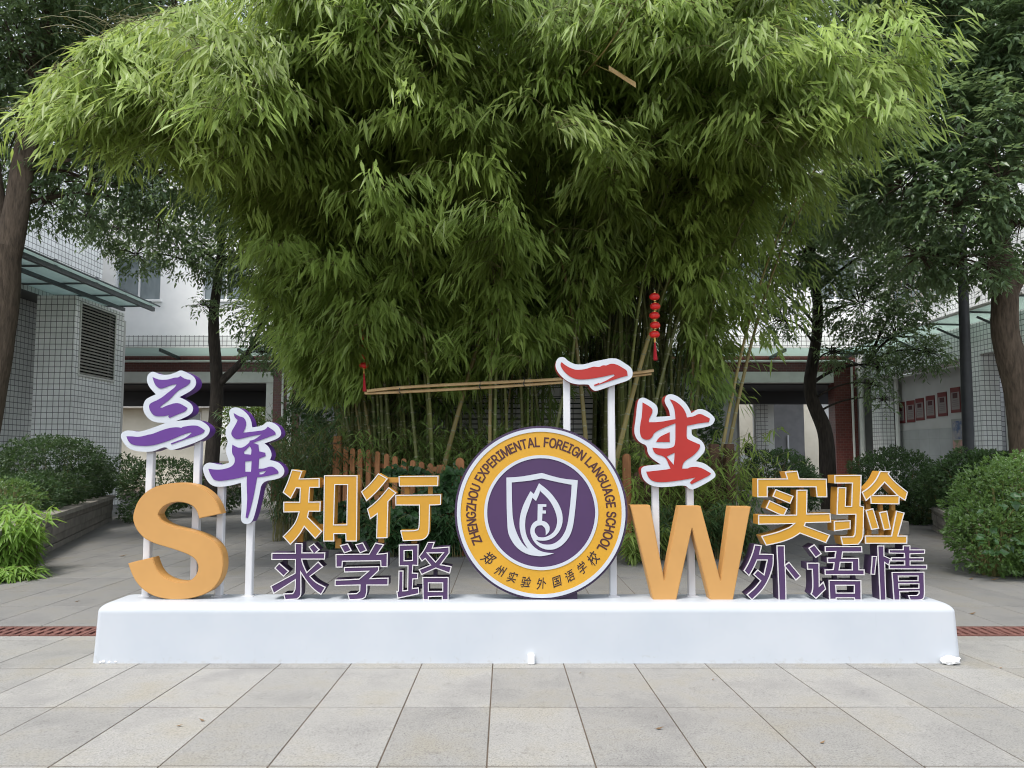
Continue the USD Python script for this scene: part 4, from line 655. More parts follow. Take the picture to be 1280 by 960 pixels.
def rail(px0, y0, py0, px1, y1, py1, par, mat='fence_wood', h=.045, t=.03):
    a, b = P(px0, py0, y0), P(px1, py1, y1); o = np.array([0, .032, 0]); up = np.array([0, 0, h]); th = np.array([0, t, 0])
    part(par, 'rail', trimesh.convex.convex_hull(np.array([a + o + up, a + o - up, a + o + up + th, a + o - up + th, b + o + up, b + o - up, b + o + up + th, b + o - up + th])), mat)
rail(418, 14.65, 575, 540, 13.2, 590, lf); rail(418, 14.65, 640, 540, 13.2, 655, lf); rail(540, 13.1, 586.5, 578, 12.72, 587, lf); rail(540, 13.1, 660, 578, 12.72, 664, lf)
mf = thing('picket_fence', 'brown picket fence behind the orange W right of the emblem', 'fence', (3, 13, 0))
for px, y, py in [(783, 12.75, 567), (796, 12.9, 590), (808, 12.95, 588), (820, 13, 587), (832, 13, 586), (844, 13, 586), (856, 13.05, 585), (868, 13.1, 584), (880, 13.1, 582)]:
    c = P(px, py, y)
    if px == 783: part(mf, 'post', picket(c[0], y, 0, c[2], .14, .12), 'fence_wood')
    else: part(mf, 'picket', picket(c[0], y, .05, c[2]), 'fence_wood_dark')
rail(783, 12.8, 600, 884, 13.1, 597, mf, 'fence_wood_dark'); rail(783, 12.8, 662, 884, 13.1, 662, mf, 'fence_wood_dark')
rf = thing('board_fence', 'dark brown board fence with two capped posts behind the red 生', 'fence', (4.3, 13.3, 0))
for px in (892, 911):
    c = P(px, 555, 13.2); part(rf, 'post', cbx(c[0] - .08, c[0] + .08, 13.12, 13.28, 0, c[2], .012), 'fence_wood_dark'); part(rf, 'post_cap', cbx(c[0] - .095, c[0] + .095, 13.105, 13.295, c[2] - .17, c[2] - .14, .005), 'fence_wood_dark')
for k in range(7):
    c = P(885 + k * 5.2, 571 - (k % 3) * .6, 13.32); part(rf, 'board', cbx(c[0] - .036, c[0] + .036, 13.31, 13.335, .03, c[2], .004), 'fence_wood_dark')
rail(883, 13.32, 590, 918, 13.32, 590, rf, 'fence_wood_dark'); rail(883, 13.32, 660, 918, 13.32, 660, rf, 'fence_wood_dark')

# dry bamboo poles lashed across the grove
t = thing('bamboo_rail', 'pair of dry tan bamboo poles lashed level across the grove above the emblem', 'rail', tuple(P(636, 475, 12.75)))
def culm_line(pts, r, nodes=9):
    p = spline(pts, 10); s = np.linspace(0, 1, len(p)); rr = r * (1 + .10 * np.exp(-((s * nodes % 1 - .5) / .04) ** 2)); return tube(p, rr, 8)
part(t, 'pole', culm_line([P(459, 489, 12.7), P(560, 481, 12.7), P(700, 474, 12.7), P(817, 463, 12.7)], .030), 'bamboo_dry', smooth=60)
part(t, 'pole', culm_line([P(456, 491.5, 12.76), P(560, 487, 12.76), P(700, 478, 12.76), P(814, 467, 12.76)], .030), 'bamboo_dry', smooth=60)
for px, py in ((500, 486.5), (600, 481), (655, 477.5), (760, 470)):
    c = P(px, py, 12.73); a = np.linspace(0, 2 * np.pi, 13); part(t, 'lashing', tube(np.column_stack([c[0] + .012 * np.sin(a * 3), c[1] + .055 * np.cos(a), c[2] + .075 * np.sin(a)]), .010, 5), 'wire_dark')

# tiled shed with wire mesh inside the grove
YH = 17.6; hx0, hx1 = P(540, 500, YH)[0], P(742, 500, YH)[0]; hz = P(640, 457, YH)[2]
t = thing('tiled_shed', 'grey tiled shed wall with slats and wire mesh inside the bamboo grove', 'shed', ((hx0 + hx1) / 2, YH, 0))
part(t, 'core', bx(hx0 + .02, hx1 - .02, YH + .03, YH + 1.5, 0, hz - .01), 'hut_grout')
pw = P(14, 0, YH)[0] - P(0, 0, YH)[0]; z = hz; row = 0
while z > hz - .60:
    n = int((hx1 - hx0) / pw) + 1
    for k in range(n):
        x0 = hx0 + (k - .5 * 0) * pw; x1 = min(hx1, x0 + pw - .012)
        if x1 - x0 > .05: part(t, 'tile', cbx(x0, x1, YH + .001 * ((k + row) % 3), YH + .04, z - .27, z - .012, .004), 'hut_tile')
    z -= .28; row += 1
while z > 0.25:
    part(t, 'slat', bx(hx0, hx1, YH + .0, YH + .045, z - .115, z - .015), 'hut_slat'); z -= .13
part(t, 'mesh', cat_([tube([(x, YH - .06, .2), (x, YH - .06, hz)], .008, 4) for x in np.arange(hx0 + .1, hx1, .29)] + [tube([(hx0, YH - .065, zz), (hx1, YH - .065, zz)], .008, 4) for zz in np.arange(.4, hz, .29)]), 'wire_dark')

# lantern strings
def lanterns(label, px, ptop, centres, tas0, tas1, Y):
    t0 = P(px, ptop, Y); t = thing('lantern_string', label, 'lantern', tuple(t0))
    part(t, 'cord', tube([t0, P(px, tas0, Y)], .006, 5), 'cord_gold')
    for k, cy in enumerate(centres):
        c = P(px + (.4 if k % 2 else -.3), cy, Y); u = np.linspace(-1, 1, 9); prof = .078 * np.sqrt(np.clip(1 - (u * .97) ** 2, 0, 1)) + .012
        g_ = np.arange(16) * 2 * np.pi / 16; rib = 1 - .07 * (np.arange(16) % 2)
        v = np.concatenate([np.column_stack([c[0] + p * rib * np.cos(g_), c[1] + p * rib * np.sin(g_), np.full(16, c[2] + uu * .060)]) for uu, p in zip(u, prof)])
        f = []
        for i in range(8):
            for j in range(16): kk = (j + 1) % 16; f += [(i * 16 + j, i * 16 + kk, (i + 1) * 16 + kk), (i * 16 + j, (i + 1) * 16 + kk, (i + 1) * 16 + j)]
        part(t, 'lantern', trimesh.Trimesh(v, f, process=False), 'lantern_red', smooth=60)
        part(t, 'gold_cap', cat_([tube([c + [0, 0, .058], c + [0, 0, .070]], .024, 10), tube([c - [0, 0, .070], c - [0, 0, .058]], .024, 10)]), 'gold')
    a, b = P(px, tas0, Y), P(px + .8, tas1, Y); part(t, 'tassel_bead', tube([a + [0, 0, .05], a, a - [0, 0, .03]], [.010, .022, .012], 8), 'gold')
    m = [tube([a - [0, 0, .02], b + [math.cos(w) * .026, math.sin(w) * .026, .01 * math.sin(5 * w)]], [.012, .010], 4) for w in np.arange(12) * .5236]
    part(t, 'tassel', cat_(m), 'tassel_red')
lanterns('string of five small red lanterns with tassel hanging right of the red 一', 818.5, 362, [371, 383, 394.5, 406.5, 418], 426, 450, 11.6)
lanterns('string of red lanterns half hidden by bamboo leaves above the yellow 知', 455, 404, [411, 422, 433.5, 445, 457], 465, 489, 13.1)

# ---------------------------------------------------------------- person behind the hedge
YP = 17.6; hc = P(936, 562, YP); fz = TZ
def limb(pts, n=5):
    import manifold3d as m3
    out = []
    for (a, ra), (b, rb) in zip(pts[:-1], pts[1:]):
        sp = [m3.Manifold.sphere(r, 16).translate(tuple(map(float, p))) for p, r in ((a, ra), (b, rb))]; out.append(m3.Manifold.batch_hull(sp))
    return out
import manifold3d as m3
def J(x, y, z): return np.array([hc[0] + x, hc[1] + y, fz + z * S_])
S_ = (hc[2] - fz + .03) / 1.60
def fused(chains, edge=.03, it=8):
    m = m3.Manifold()
    for ch in chains:
        for b in limb(ch): m = m + b
    m = m.refine_to_length(edge); me = m.to_mesh(); t = trimesh.Trimesh(me.vert_properties[:, :3], me.tri_verts); return trimesh.smoothing.filter_taubin(t, iterations=it)
ps = thing('person', 'person with black hair and white shirt standing with their back turned behind the hedge', 'person', (hc[0], hc[1], fz))
body = [[(J(0, 0, 1.60), .092 * S_), (J(0, -.005, 1.53), .080 * S_)], [(J(0, .01, 1.50), .050), (J(0, .01, 1.38), .055)], [(J(0, .01, 1.33), .085), (J(0, 0, 1.12), .105), (J(0, 0, .92), .115)], [(J(-.10, .01, 1.35), .07), (J(.10, .01, 1.35), .07)]]
for s in (-1, 1):
    body += [[(J(s * .17, .01, 1.36), .052), (J(s * .21, .02, 1.08), .042), (J(s * .21, -.05, .85), .030)], [(J(s * .21, -.05, .85), .028), (J(s * .21, -.07, .78), .034)]]
    for q_, (dx, L) in enumerate([(-.026, .075), (-.009, .085), (.009, .080), (.026, .065)]): body.append([(J(s * .21 + dx * .3, -.07 + dx, .77), .011), (J(s * .21 - s * .004, -.072 + dx * 1.3, .77 - L * .6), .0095), (J(s * .21 - s * .012, -.07 + dx * 1.3, .77 - L), .008)])
    body.append([(J(s * .20, -.09, .80), .012), (J(s * .19, -.115, .755), .009)])
    body += [[(J(s * .09, 0, .90), .09), (J(s * .10, 0, .48), .06), (J(s * .10, .02, .08), .042)], [(J(s * .10, .02, .045), .042), (J(s * .11, .14, .03), .032)]]
    body += [[(J(s * .088, 0, 1.59), .018), (J(s * .094, -.01, 1.57), .012)]]
body += [[(J(0, .09, 1.585), .016), (J(0, .105, 1.565), .014)]]
part(ps, 'body', fused(body), 'skin', smooth=True)
for s in (-1, 1): part(ps, 'eye', trimesh.creation.icosphere(2, .012).apply_translation(J(s * .033, .088, 1.605)), 'rim_white')
part(ps, 'mouth', tube([J(-.022, .088, 1.535), J(0, .094, 1.532), J(.022, .088, 1.535)], .005, 6), 'red_side')
hair = fused([[(J(0, -.012, 1.625), .108 * S_), (J(0, -.05, 1.53), .098 * S_)], [(J(-.07, -.03, 1.60), .06), (J(-.075, -.05, 1.47), .045)], [(J(.07, -.03, 1.60), .06), (J(.075, -.05, 1.47), .045)], [(J(0, -.06, 1.55), .085), (J(0, -.075, 1.42), .055)]])
part(ps, 'hair', hair, 'hair_black', smooth=True)
shirt = [[(J(0, .01, 1.35), .10), (J(0, 0, 1.12), .125), (J(0, 0, .90), .135)], [(J(-.11, .01, 1.36), .085), (J(.11, .01, 1.36), .085)]]
for s in (-1, 1): shirt += [[(J(s * .17, .01, 1.36), .072), (J(s * .205, .02, 1.17), .064)]]
part(ps, 'shirt', fused(shirt), 'shirt_white', smooth=True)
tr = []
for s in (-1, 1): tr += [[(J(s * .085, 0, .92), .115), (J(s * .10, 0, .48), .078), (J(s * .10, .02, .10), .062)]]
part(ps, 'trousers', fused(tr), 'trousers_navy', smooth=True)

# ---------------------------------------------------------------- leaves
def leaves(p, d, n, L, Wd, droop=0.15, fold=0.18):
    """leaf blades: base points p, directions d, face normals n; five vertices and four triangles each"""
    p, d, n = (np.asarray(a, float) for a in (p, d, n)); d = d / (np.linalg.norm(d, axis=1, keepdims=True) + 1e-9); s = np.cross(d, n); s /= np.linalg.norm(s, axis=1, keepdims=True) + 1e-9; n = np.cross(s, d)
    L, Wd = np.broadcast_to(L, (len(p),))[:, None], np.broadcast_to(Wd, (len(p),))[:, None]; dn = np.array([0, 0, -1.0])
    mid = p + d * L * .42 - n * Wd * fold; v = np.stack([p, p + d * L * .38 + s * Wd / 2, mid, p + d * L * .38 - s * Wd / 2, p + d * L + dn * droop * L], 1)
    f = np.array([(0, 1, 2), (0, 2, 3), (1, 4, 2), (2, 4, 3)]); F_ = (f[None] + 5 * np.arange(len(p))[:, None, None]).reshape(-1, 3)
    return v.reshape(-1, 3), F_
def merge(parts):
    vs, fs, o = [], [], 0
    for v, f in parts: vs.append(v); fs.append(f + o); o += len(v)
    return np.vstack(vs), np.vstack(fs)
def unit(v): return v / (np.linalg.norm(v, axis=-1, keepdims=True) + 1e-9)

# bamboo ------------------------------------------------------------
ENV = np.array([(-60,262),(40,275),(70,270),(130,278),(170,315),(230,352),(280,392),(310,440),(350,490),(380,508),(430,505),(470,488),(520,505),(560,515),(600,500),(640,480),(680,458),(735,425),(780,390),(800,352),(838,350),(852,408),(870,475),(900,510),(955,500),(1000,440),(1060,360),(1120,322),(1180,210),(1215,110),(1260,-40)], float)
def proj(p):
    d = np.asarray(p, float) - [0, 0, CAMZ]; dep = d[..., 1] * math.cos(PITCH) + d[..., 2] * math.sin(PITCH); up = -d[..., 1] * math.sin(PITCH) + d[..., 2] * math.cos(PITCH)
    return CX + F * d[..., 0] / dep, CY - F * up / dep
def behind_fence(b):
    """keeps a stalk's foot inside the fenced bed"""
    x = float(np.clip(b[0], -3.5, 4.2)); return (x, max(b[1], 13.45 + max(0, -.8 - x) * .74))
def under_crown(p, slack=0.0):
    """true where a leaf would lie outside the uneven edge of the grove's crown"""
    x, y = proj(p); over = y < np.interp(x, [-200, -60, 20, 70, 160, 230, 320, 400], [300, 235, 140, 85, 40, 12, -40, -160]) + 26 * (meshkit.noise(np.asarray(p) * 1.9, 6) - .5)   # upper left edge of the crown
    return over | (y > np.interp(x, ENV[:, 0], ENV[:, 1]) - 14 + slack + 26 * (meshkit.noise(np.asarray(p) * 2.2, 4) - .5) + 64 * (meshkit.noise(np.asarray(p) * [1.3, .5, .3], 9) - .5))
def bamboo(base, L, az, th0, th1, r0, label, group, zmin=3.2, mat='bamboo_culm', leaf='bamboo_leaf', dens=1.0, power=2.0, foliage=True, LL=1.0, slack=0.0):
    base = behind_fence(base); az = np.asarray(az, float); az /= np.linalg.norm(az); n = 40; s = np.linspace(0, 1, n); th = np.radians(th0 + (th1 - th0) * s ** power)
    dr = np.column_stack([np.sin(th) * az[0], np.sin(th) * az[1], np.cos(th)]); pts = np.array([base[0], base[1], 0.0]) + np.vstack([[0, 0, 0], np.cumsum((dr[1:] + dr[:-1]) / 2 * (L / (n - 1)), axis=0)])
    rad = r0 * (1 - s) ** .8 + .004; t = thing('bamboo_stalk', label, 'bamboo', (base[0], base[1], 0), group=group)
    last = n; px_, py_ = proj(pts)
    while last > 12 and (pts[last - 1, 1] < 12.5) and py_[last - 1] < np.interp(px_[last - 1], [-200, -60, 20, 70, 160, 230, 320, 400], [300, 235, 140, 85, 40, 12, -40, -160]): last -= 1
    part(t, 'culm', tube(pts[:last], rad[:last], 7), mat, smooth=70)
    at = lambda u: np.column_stack([np.interp(u, s, pts[:, k]) for k in range(3)])
    nd = np.arange(.03, .97, .30 / L); pn = at(nd); rn = np.interp(nd, s, rad)
    dn_ = unit(at(np.clip(nd + .01, 0, 1)) - at(np.clip(nd - .01, 0, 1)))
    vis = pn[:, 2] < 4.6
    if vis.any(): part(t, 'node_rings', cat_([tube([p - d * .012, p, p + d * .012], [r * 1.02, r * 1.16, r * 1.02], 7) for p, d, r in zip(pn[vis], dn_[vis], rn[vis])]), 'culm_ring', kind='stuff')
    if not foliage: return t
    tw, lv = [], []; sel = [i for i in range(len(nd)) if pn[i, 2] > zmin + rng.uniform(-.4, .5)]
    for i in sel:
        for b in range(2 if rng.random() > .35 * dens else 3):
            a = rng.uniform(0, 2 * np.pi); hd = np.array([math.cos(a), math.sin(a), 0]) + np.append(az * .45, 0) * (nd[i] > .5); hd = unit(hd); el = rng.uniform(.15, .85); bl = rng.uniform(.5, 1.75) * (1.15 - .45 * nd[i])
            k = np.linspace(0, 1, 6); drop = rng.uniform(.35, .75)
            bp = pn[i] + bl * (k[:, None] * (hd * math.cos(el) + np.array([0, 0, math.sin(el)])) - (k ** 2)[:, None] * np.array([0, 0, drop + .25 * math.sin(el)]))
            nc = max(2, int(4.2 * dens * (.5 + .55 * bl))); u = rng.uniform(.15, 1.0, nc); cp = np.column_stack([np.interp(u, k, bp[:, q]) for q in range(3)])
            if not under_crown(cp + [0, 0, -.12], slack).all(): tw.append(tube(bp, np.linspace(.006, .002, 6), 3, False))
            m = 5; q = np.repeat(cp, m, 0) + rng.normal(0, .085, (nc * m, 3)); fan = np.tile(np.linspace(-1, 1, m), nc) + rng.normal(0, .2, nc * m)
            sd = unit(np.cross(hd, [0, 0, 1])); dd = hd * rng.uniform(.20, .95, (nc * m, 1)) + sd * fan[:, None] * .30 + np.array([0, 0, -1]) * rng.uniform(.30, 1.15, (nc * m, 1)) + rng.normal(0, .12, (nc * m, 3))
            nn = hd * .3 + np.array([-.12, -.55, .70]) + rng.normal(0, .34, (nc * m, 3)); lv.append((q, dd, nn))
    if lv:
        q, dd, nn = (np.vstack([l[j] for l in lv]) for j in range(3)); kp = ~under_crown(q + [0, 0, -.12], slack); q, dd, nn = q[kp], dd[kp], nn[kp]; ln = rng.uniform(.18, .33, len(q)) * LL
        part(t, 'foliage', leaves(q, dd, nn, ln, ln * rng.uniform(.145, .19, len(q)), .12), leaf, kind='stuff'); part(t, 'branches', cat_(tw), 'twig', kind='stuff')
    return t
for k in range(46):                                                        # the dense body of the grove
    x, y = rng.uniform(-3.5, 4.1), (rng.uniform(14.2, 16.9), rng.uniform(19.5, 22.0))[int(k % 4 > 0)]; a = rng.normal(0, 1.1) - math.pi / 2 + (.22 * x * (1 if x > 0 else 1)) * .5
    zone = 'behind the tiled shed' if y > 18 else 'left of the tiled shed' if x < -1.9 else 'in front of the tiled shed' if x < 2.3 else 'right of the tiled shed'
    LB, GB = 'upright green bamboo stalk with drooping leaves standing ' + zone, 'upright bamboo stalks ' + zone
    bamboo((x, y), rng.uniform(10.5, 15.0), (math.cos(a), math.sin(a)), rng.uniform(1, 6), rng.uniform(30, 80), rng.uniform(.026, .042), LB, GB, zmin=2.5, dens=1.25, mat='bamboo_culm_old' if k % 7 == 0 else 'bamboo_culm', leaf='bamboo_leaf_deep' if k % 3 else 'bamboo_leaf', slack=(0, 45, 110)[k % 3])
BENDS = [(t1, float(np.sin(th).mean()), float(np.cos(th).mean())) for t1 in range(30, 150, 4) for th in [np.radians(4 + (t1 - 4) * np.linspace(0, 1, 40) ** 2.0)]]
def aimed(tip, base, h, label, **kw):
    """a stalk that arches over so that its crown hangs at tip"""
    if base[1] > 18 and proj(tip)[1] < 235:                 # high crowns stand beside the shed, not behind it
        sx = 1 if tip[0] + rng.normal(0, .8) > .2 else -1; base = (sx * rng.uniform(2.1, 4.0) if abs(base[0]) < 2.3 else base[0], rng.uniform(14.6, 17.6))
    base = behind_fence(base); tip = np.array(tip); d = tip[:2] - np.array(base); r = np.linalg.norm(d); best = None
    for t1, sm, cm in BENDS:
        for L in np.arange(h, h + 16, .3):
            e = abs(sm * L - r) + abs(cm * L - tip[2])
            if best is None or e < best[0]: best = (e, L, t1)
    return bamboo(base, best[1], d, 4, best[2], .036, label, kw.pop('group', None), **kw)
arch = [  # hanging tips: pixel, depth, base, words
    ((460, 400), 11.6, (-2.1, 14.6), 'bamboo stalk with leaves hiding the upper lanterns of the left string'), ((446, 432), 12.0, (-2.7, 15.0), 'bamboo stalk with leaves hanging left of and before the left lantern string'),     ((602, 462), 12.1, (-.5, 14.3), 'bamboo stalk with one low spray crossing the bamboo rail above the emblem'), ((662, 455), 12.1, (.5, 14.2), 'bamboo stalk with a low spray crossing the rail just left of the red 一'),    ((325, 385), 12.6, (-3.5, 15.6), 'bamboo stalk with leaves hanging over the white downpipes left of the grove'), ((360, 430), 12.8, (-3.4, 15.4), 'bamboo stalk hanging lowest at the left end over the red pier'), ((425, 455), 12.5, (-2.9, 15.2), 'bamboo stalk whose leaves hang beside the left end of the rail'), ((545, 450), 12.3, (-1.2, 14.4), 'bamboo stalk with leaf tips hanging across the bamboo rail left of the emblem'), ((905, 440), 12.0, (3.6, 14.4), 'bamboo stalk with leaf tips hanging behind the top of the red 生'),     ((452, 425), 11.8, (-2.2, 14.9), 'bamboo stalk whose leaves hang in front of the left lantern string'), ((500, 400), 12.0, (-1.6, 14.6), 'bamboo stalk with leaves hanging low just above the left half of the bamboo rail'), ((590, 410), 12.2, (-.6, 14.4), 'bamboo stalk with leaves hanging low over the tiled shed'), ((665, 400), 12.0, (.6, 14.4), 'bamboo stalk with leaves hanging low left of the red 一'), ((395, 420), 12.6, (-3.3, 15.4), 'bamboo stalk with dark leaves hanging lowest left of the lantern string'),    ((-20, 190), 8.4, (-3.5, 14.8), 'bamboo stalk arching past the left edge of the view'), ((15, 150), 8.2, (-3.4, 14.2), 'bamboo stalk with bright leaves high over the left tree fork'), ((25, 228), 8.5, (-3.5, 14.5), 'bamboo stalk whose bright leaves hang lowest at the left edge'), ((-50, 120), 8.3, (-3.5, 14.0), 'bamboo stalk leaving the view at the upper left edge'),    ((40, 205), 8.6, (-3.6, 13.3), 'bamboo stalk arching farthest left, bright leaves reaching the left edge'), ((120, 130), 8.8, (-3.3, 13.2), 'arching bamboo stalk whose bright crown hangs above the left tree trunk'),
    ((215, 225), 7.9, (-2.9, 13.2), 'arching bamboo stalk with the bright spray hanging lowest over the white 三'), ((270, 150), 8.0, (-2.5, 13.4), 'arching bamboo stalk with the brightest spray at the upper left'),
    ((290, 235), 8.4, (-2.7, 13.9), 'arching bamboo stalk whose spray droops above the purple 年'), ((355, 175), 8.6, (-2.0, 13.2), 'arching bamboo stalk with a bright crown over the leftmost yellow character'), ((220, 60), 9.2, (-3.0, 14.2), 'arching bamboo stalk with a crown rising to the upper left corner'),
    ((340, 60), 9.2, (-2.2, 14.4), 'arching bamboo stalk with its crown at the top left of the grove'), ((440, 120), 8.8, (-1.6, 13.3), 'arching bamboo stalk with a crown above the yellow 行'), ((455, 260), 9.3, (-1.4, 13.1), 'arching bamboo stalk drooping low in front of the grove above the left lantern string'),
    ((540, 180), 9.2, (-.9, 13.4), 'arching bamboo stalk with a crown left of the middle of the grove'), ((560, 60), 9.6, (-.6, 14.2), 'arching bamboo stalk with a high crown left of the middle'), ((640, 270), 9.8, (-.2, 13.1), 'arching bamboo stalk drooping above the round emblem'),
    ((700, 110), 9.6, (.4, 13.9), 'arching bamboo stalk with a high crown above the emblem'), ((735, 300), 10.2, (1.0, 13.0), 'arching bamboo stalk whose leaves hang just above the red 一'), ((800, 190), 9.6, (1.2, 13.3), 'arching bamboo stalk with a crown above the right lantern string'),
    ((860, 100), 9.2, (1.8, 13.6), 'arching bamboo stalk with a high crown above the orange W'), ((880, 280), 9.9, (2.2, 13.1), 'arching bamboo stalk drooping above the red 生'), ((960, 60), 8.8, (2.4, 13.4), 'arching bamboo stalk with a bright crown at the upper right'),
    ((950, 220), 9.3, (2.8, 13.3), 'arching bamboo stalk drooping above the yellow 实'), ((1060, 80), 8.6, (3.2, 13.3), 'arching bamboo stalk with a bright crown over the rightmost yellow character'), ((1150, 110), 8.5, (3.7, 13.4), 'bamboo stalk arching farthest right, bright leaves against the dark tree'),
    ((1030, 190), 9.4, (3.4, 13.8), 'arching bamboo stalk drooping in front of the dark tree at the right'), ((930, 340), 11.0, (3.5, 13.9), 'bamboo stalk with dark leaves hanging low at the right end of the grove'), ((410, 340), 11.0, (-2.6, 14.3), 'bamboo stalk with dark leaves hanging low at the left end of the grove'), ((330, 330), 10.5, (-3.3, 14.6), 'bamboo stalk drooping beside the white wall left of the grove')]
for k, ((px, py), Y, base, lab) in enumerate(arch): aimed(P(px, py, Y), (base[0], base[1] + .6 if k % 3 == 0 or base[0] < -2.6 else 19.6 + .25 * (k % 7)), 5.0, lab, dens=1.35, zmin=3.4, leaf='bamboo_leaf_fresh' if k in (14, 15, 16, 17, 18, 19, 20, 21, 23, 26, 28, 36, 38, 39) else 'bamboo_leaf', LL=1.12)
def crown_words(px):
    side = 'left' if px < 420 else 'right' if px > 840 else 'middle'
    return dict(group=f'bamboo stalks merged in the {side} of the crown'), f"arching bamboo stalk merged in the thick leafy crown, {dict(left='above the purple 三 and 年', middle='above the round emblem', right='above the yellow 实 and 验')[side]}"
for px, py in [(x, y) for y in (165, 215, 265, 300) for x in range(-50, 345, 52)] + [(x, y) for y in (245, 295, 340) for x in range(90, 380, 42)] + [(x, y) for y in (400, 450) for x in range(870, 1000, 38)] + [(x, -45) for x in (790, 830, 870, 910, 955)] + [(x, y) for y in (-30, 20) for x in range(330, 900, 70)] + [(x, -70) for x in range(360, 760, 50)] + [(x, -120) for x in range(500, 900, 45)] + [(x, y) for y in (60, 130, 200) for x in range(960, 1185, 60)]:   # fuller at the sides
    x, y = px + rng.uniform(-25, 25), py + rng.uniform(-20, 20); y = min(y, np.interp(x, ENV[:, 0], ENV[:, 1]) - 45); tip = P(x, y, (11.5 if y < -100 or y > 350 else 8.3) + 1.3 * rng.random())
    aimed(tip, (np.clip(tip[0] * .7 + rng.normal(0, .4), -3.6, 4.2), (rng.uniform(14.2, 16.8), rng.uniform(19.5, 21.2))[int(rng.random() < .8)]), 5.0, crown_words(px)[1], **crown_words(px)[0], dens=1.15, zmin=3.2, LL=1.12, leaf='bamboo_leaf_fresh' if x < 400 and rng.random() < .7 else 'bamboo_leaf')
for j, py in enumerate((-80, 0, 85, 165, 245, 325)):
    for i, px in enumerate(np.arange(20 + 35 * (j % 2), 1200, 112)):
        x, y = px + rng.uniform(-32, 32), py + rng.uniform(-30, 30); lim = np.interp(x, ENV[:, 0], ENV[:, 1]) - 60
        if y > lim: continue
        Y = 8.6 + 1.5 * rng.random() + (.8 if py > 120 else 0) * max(0, 1 - abs(x - 650) / 450); tip = P(x, y, Y)
        aimed(tip, (np.clip(tip[0] * .62 + rng.normal(0, .5), -3.9, 4.2), (rng.uniform(14.2, 16.8), rng.uniform(19.5, 21.2))[int(rng.random() < .85)]), 5.0, crown_words(px)[1], **crown_words(px)[0], dens=1.2, zmin=3.2, LL=1.15, leaf='bamboo_leaf_fresh' if (i + j) % 2 else 'bamboo_leaf')
for px, py, d0 in [(x, y, 9.5) for y in (85, 150, 215) for x in range(640, 830, 45)] + [(x, -12, 9.6) for x in range(845, 990, 36)] + [(x, y, 11.4) for y in (330, 385) for x in range(930, 1050, 40)]:   # fuller in the middle and at the right
    x, y = px + rng.uniform(-15, 15), py + rng.uniform(-18, 18); y = min(y, np.interp(x, ENV[:, 0], ENV[:, 1]) - 35); tip = P(x, y, d0 + 1.1 * rng.random())
    aimed(tip, (np.clip(tip[0] * .62 + rng.normal(0, .4), -3.6, 4.2), rng.uniform(19.5, 21.2)), 5.0, crown_words(px)[1], **crown_words(px)[0], dens=1.15, zmin=3.2, LL=1.12, leaf='bamboo_leaf_fresh' if int(py) % 2 else 'bamboo_leaf')
for px, py in ((455, 120), (495, 165), (520, 110), (560, 160), (590, 215), (700, 205)):
    tip = P(px, py, 8.9 + .9 * rng.random()); aimed(tip, (np.clip(tip[0] * .62, -3.6, 4.2), rng.uniform(14.2, 16.0)), 5.0, crown_words(px)[1], **crown_words(px)[0], dens=1.25, zmin=3.6, LL=1.12, leaf='bamboo_leaf_fresh')
# thick stalks seen plainly below the leaves
plain = [((548, 590), (602, 380), 13.1, .055, 'thick yellow green bamboo stalk leaning right, left of the emblem'), ((612, 600), (614, 420), 13.2, .040, 'straight green bamboo stalk above the left of the emblem'), ((690, 570), (722, 400), 13.1, .040, 'slanting bamboo stalk crossing behind the left end of the red 一'),
         ((737, 600), (722, 410), 13.3, .050, 'straight tan bamboo stalk between the two poles of the red 一'), ((770, 600), (830, 340), 12.9, .060, 'thick tan bamboo stalk leaning right beside the right lantern string'), ((800, 590), (850, 350), 13.5, .042, 'slim bamboo stalk leaning right behind the right lantern string'),
         ((905, 640), (945, 420), 13.0, .040, 'bamboo stalk rising in front of the board fence behind the red 生'), ((893, 620), (925, 430), 13.4, .036, 'slim bamboo stalk behind the first post of the board fence'), ((440, 600), (400, 400), 14.2, .038, 'dark bamboo stalk left of the left lantern string'), ((452, 600), (425, 400), 14.3, .034, 'slim dark bamboo stalk under the left lantern string'), ((470, 600), (440, 390), 14.6, .034, 'slim bamboo stalk leaning left behind the left lantern string'), ((520, 590), (505, 400), 13.8, .036, 'bamboo stalk left of the tiled shed')]
for k, (a, b, Y, r, lab) in enumerate(plain):
    A, B = P(*a, Y), P(*b, Y); d = (B - A) / (B[2] - A[2]); base = A - d * A[2]; az = d[:2] + np.array([0, -.02]); th = math.degrees(math.atan(np.linalg.norm(d[:2])))
    bamboo(base[:2], 9.5, az, th, th + 45, r, lab, None, zmin=4.4, mat='bamboo_culm_old' if k % 3 != 2 else 'bamboo_culm', power=3.0)

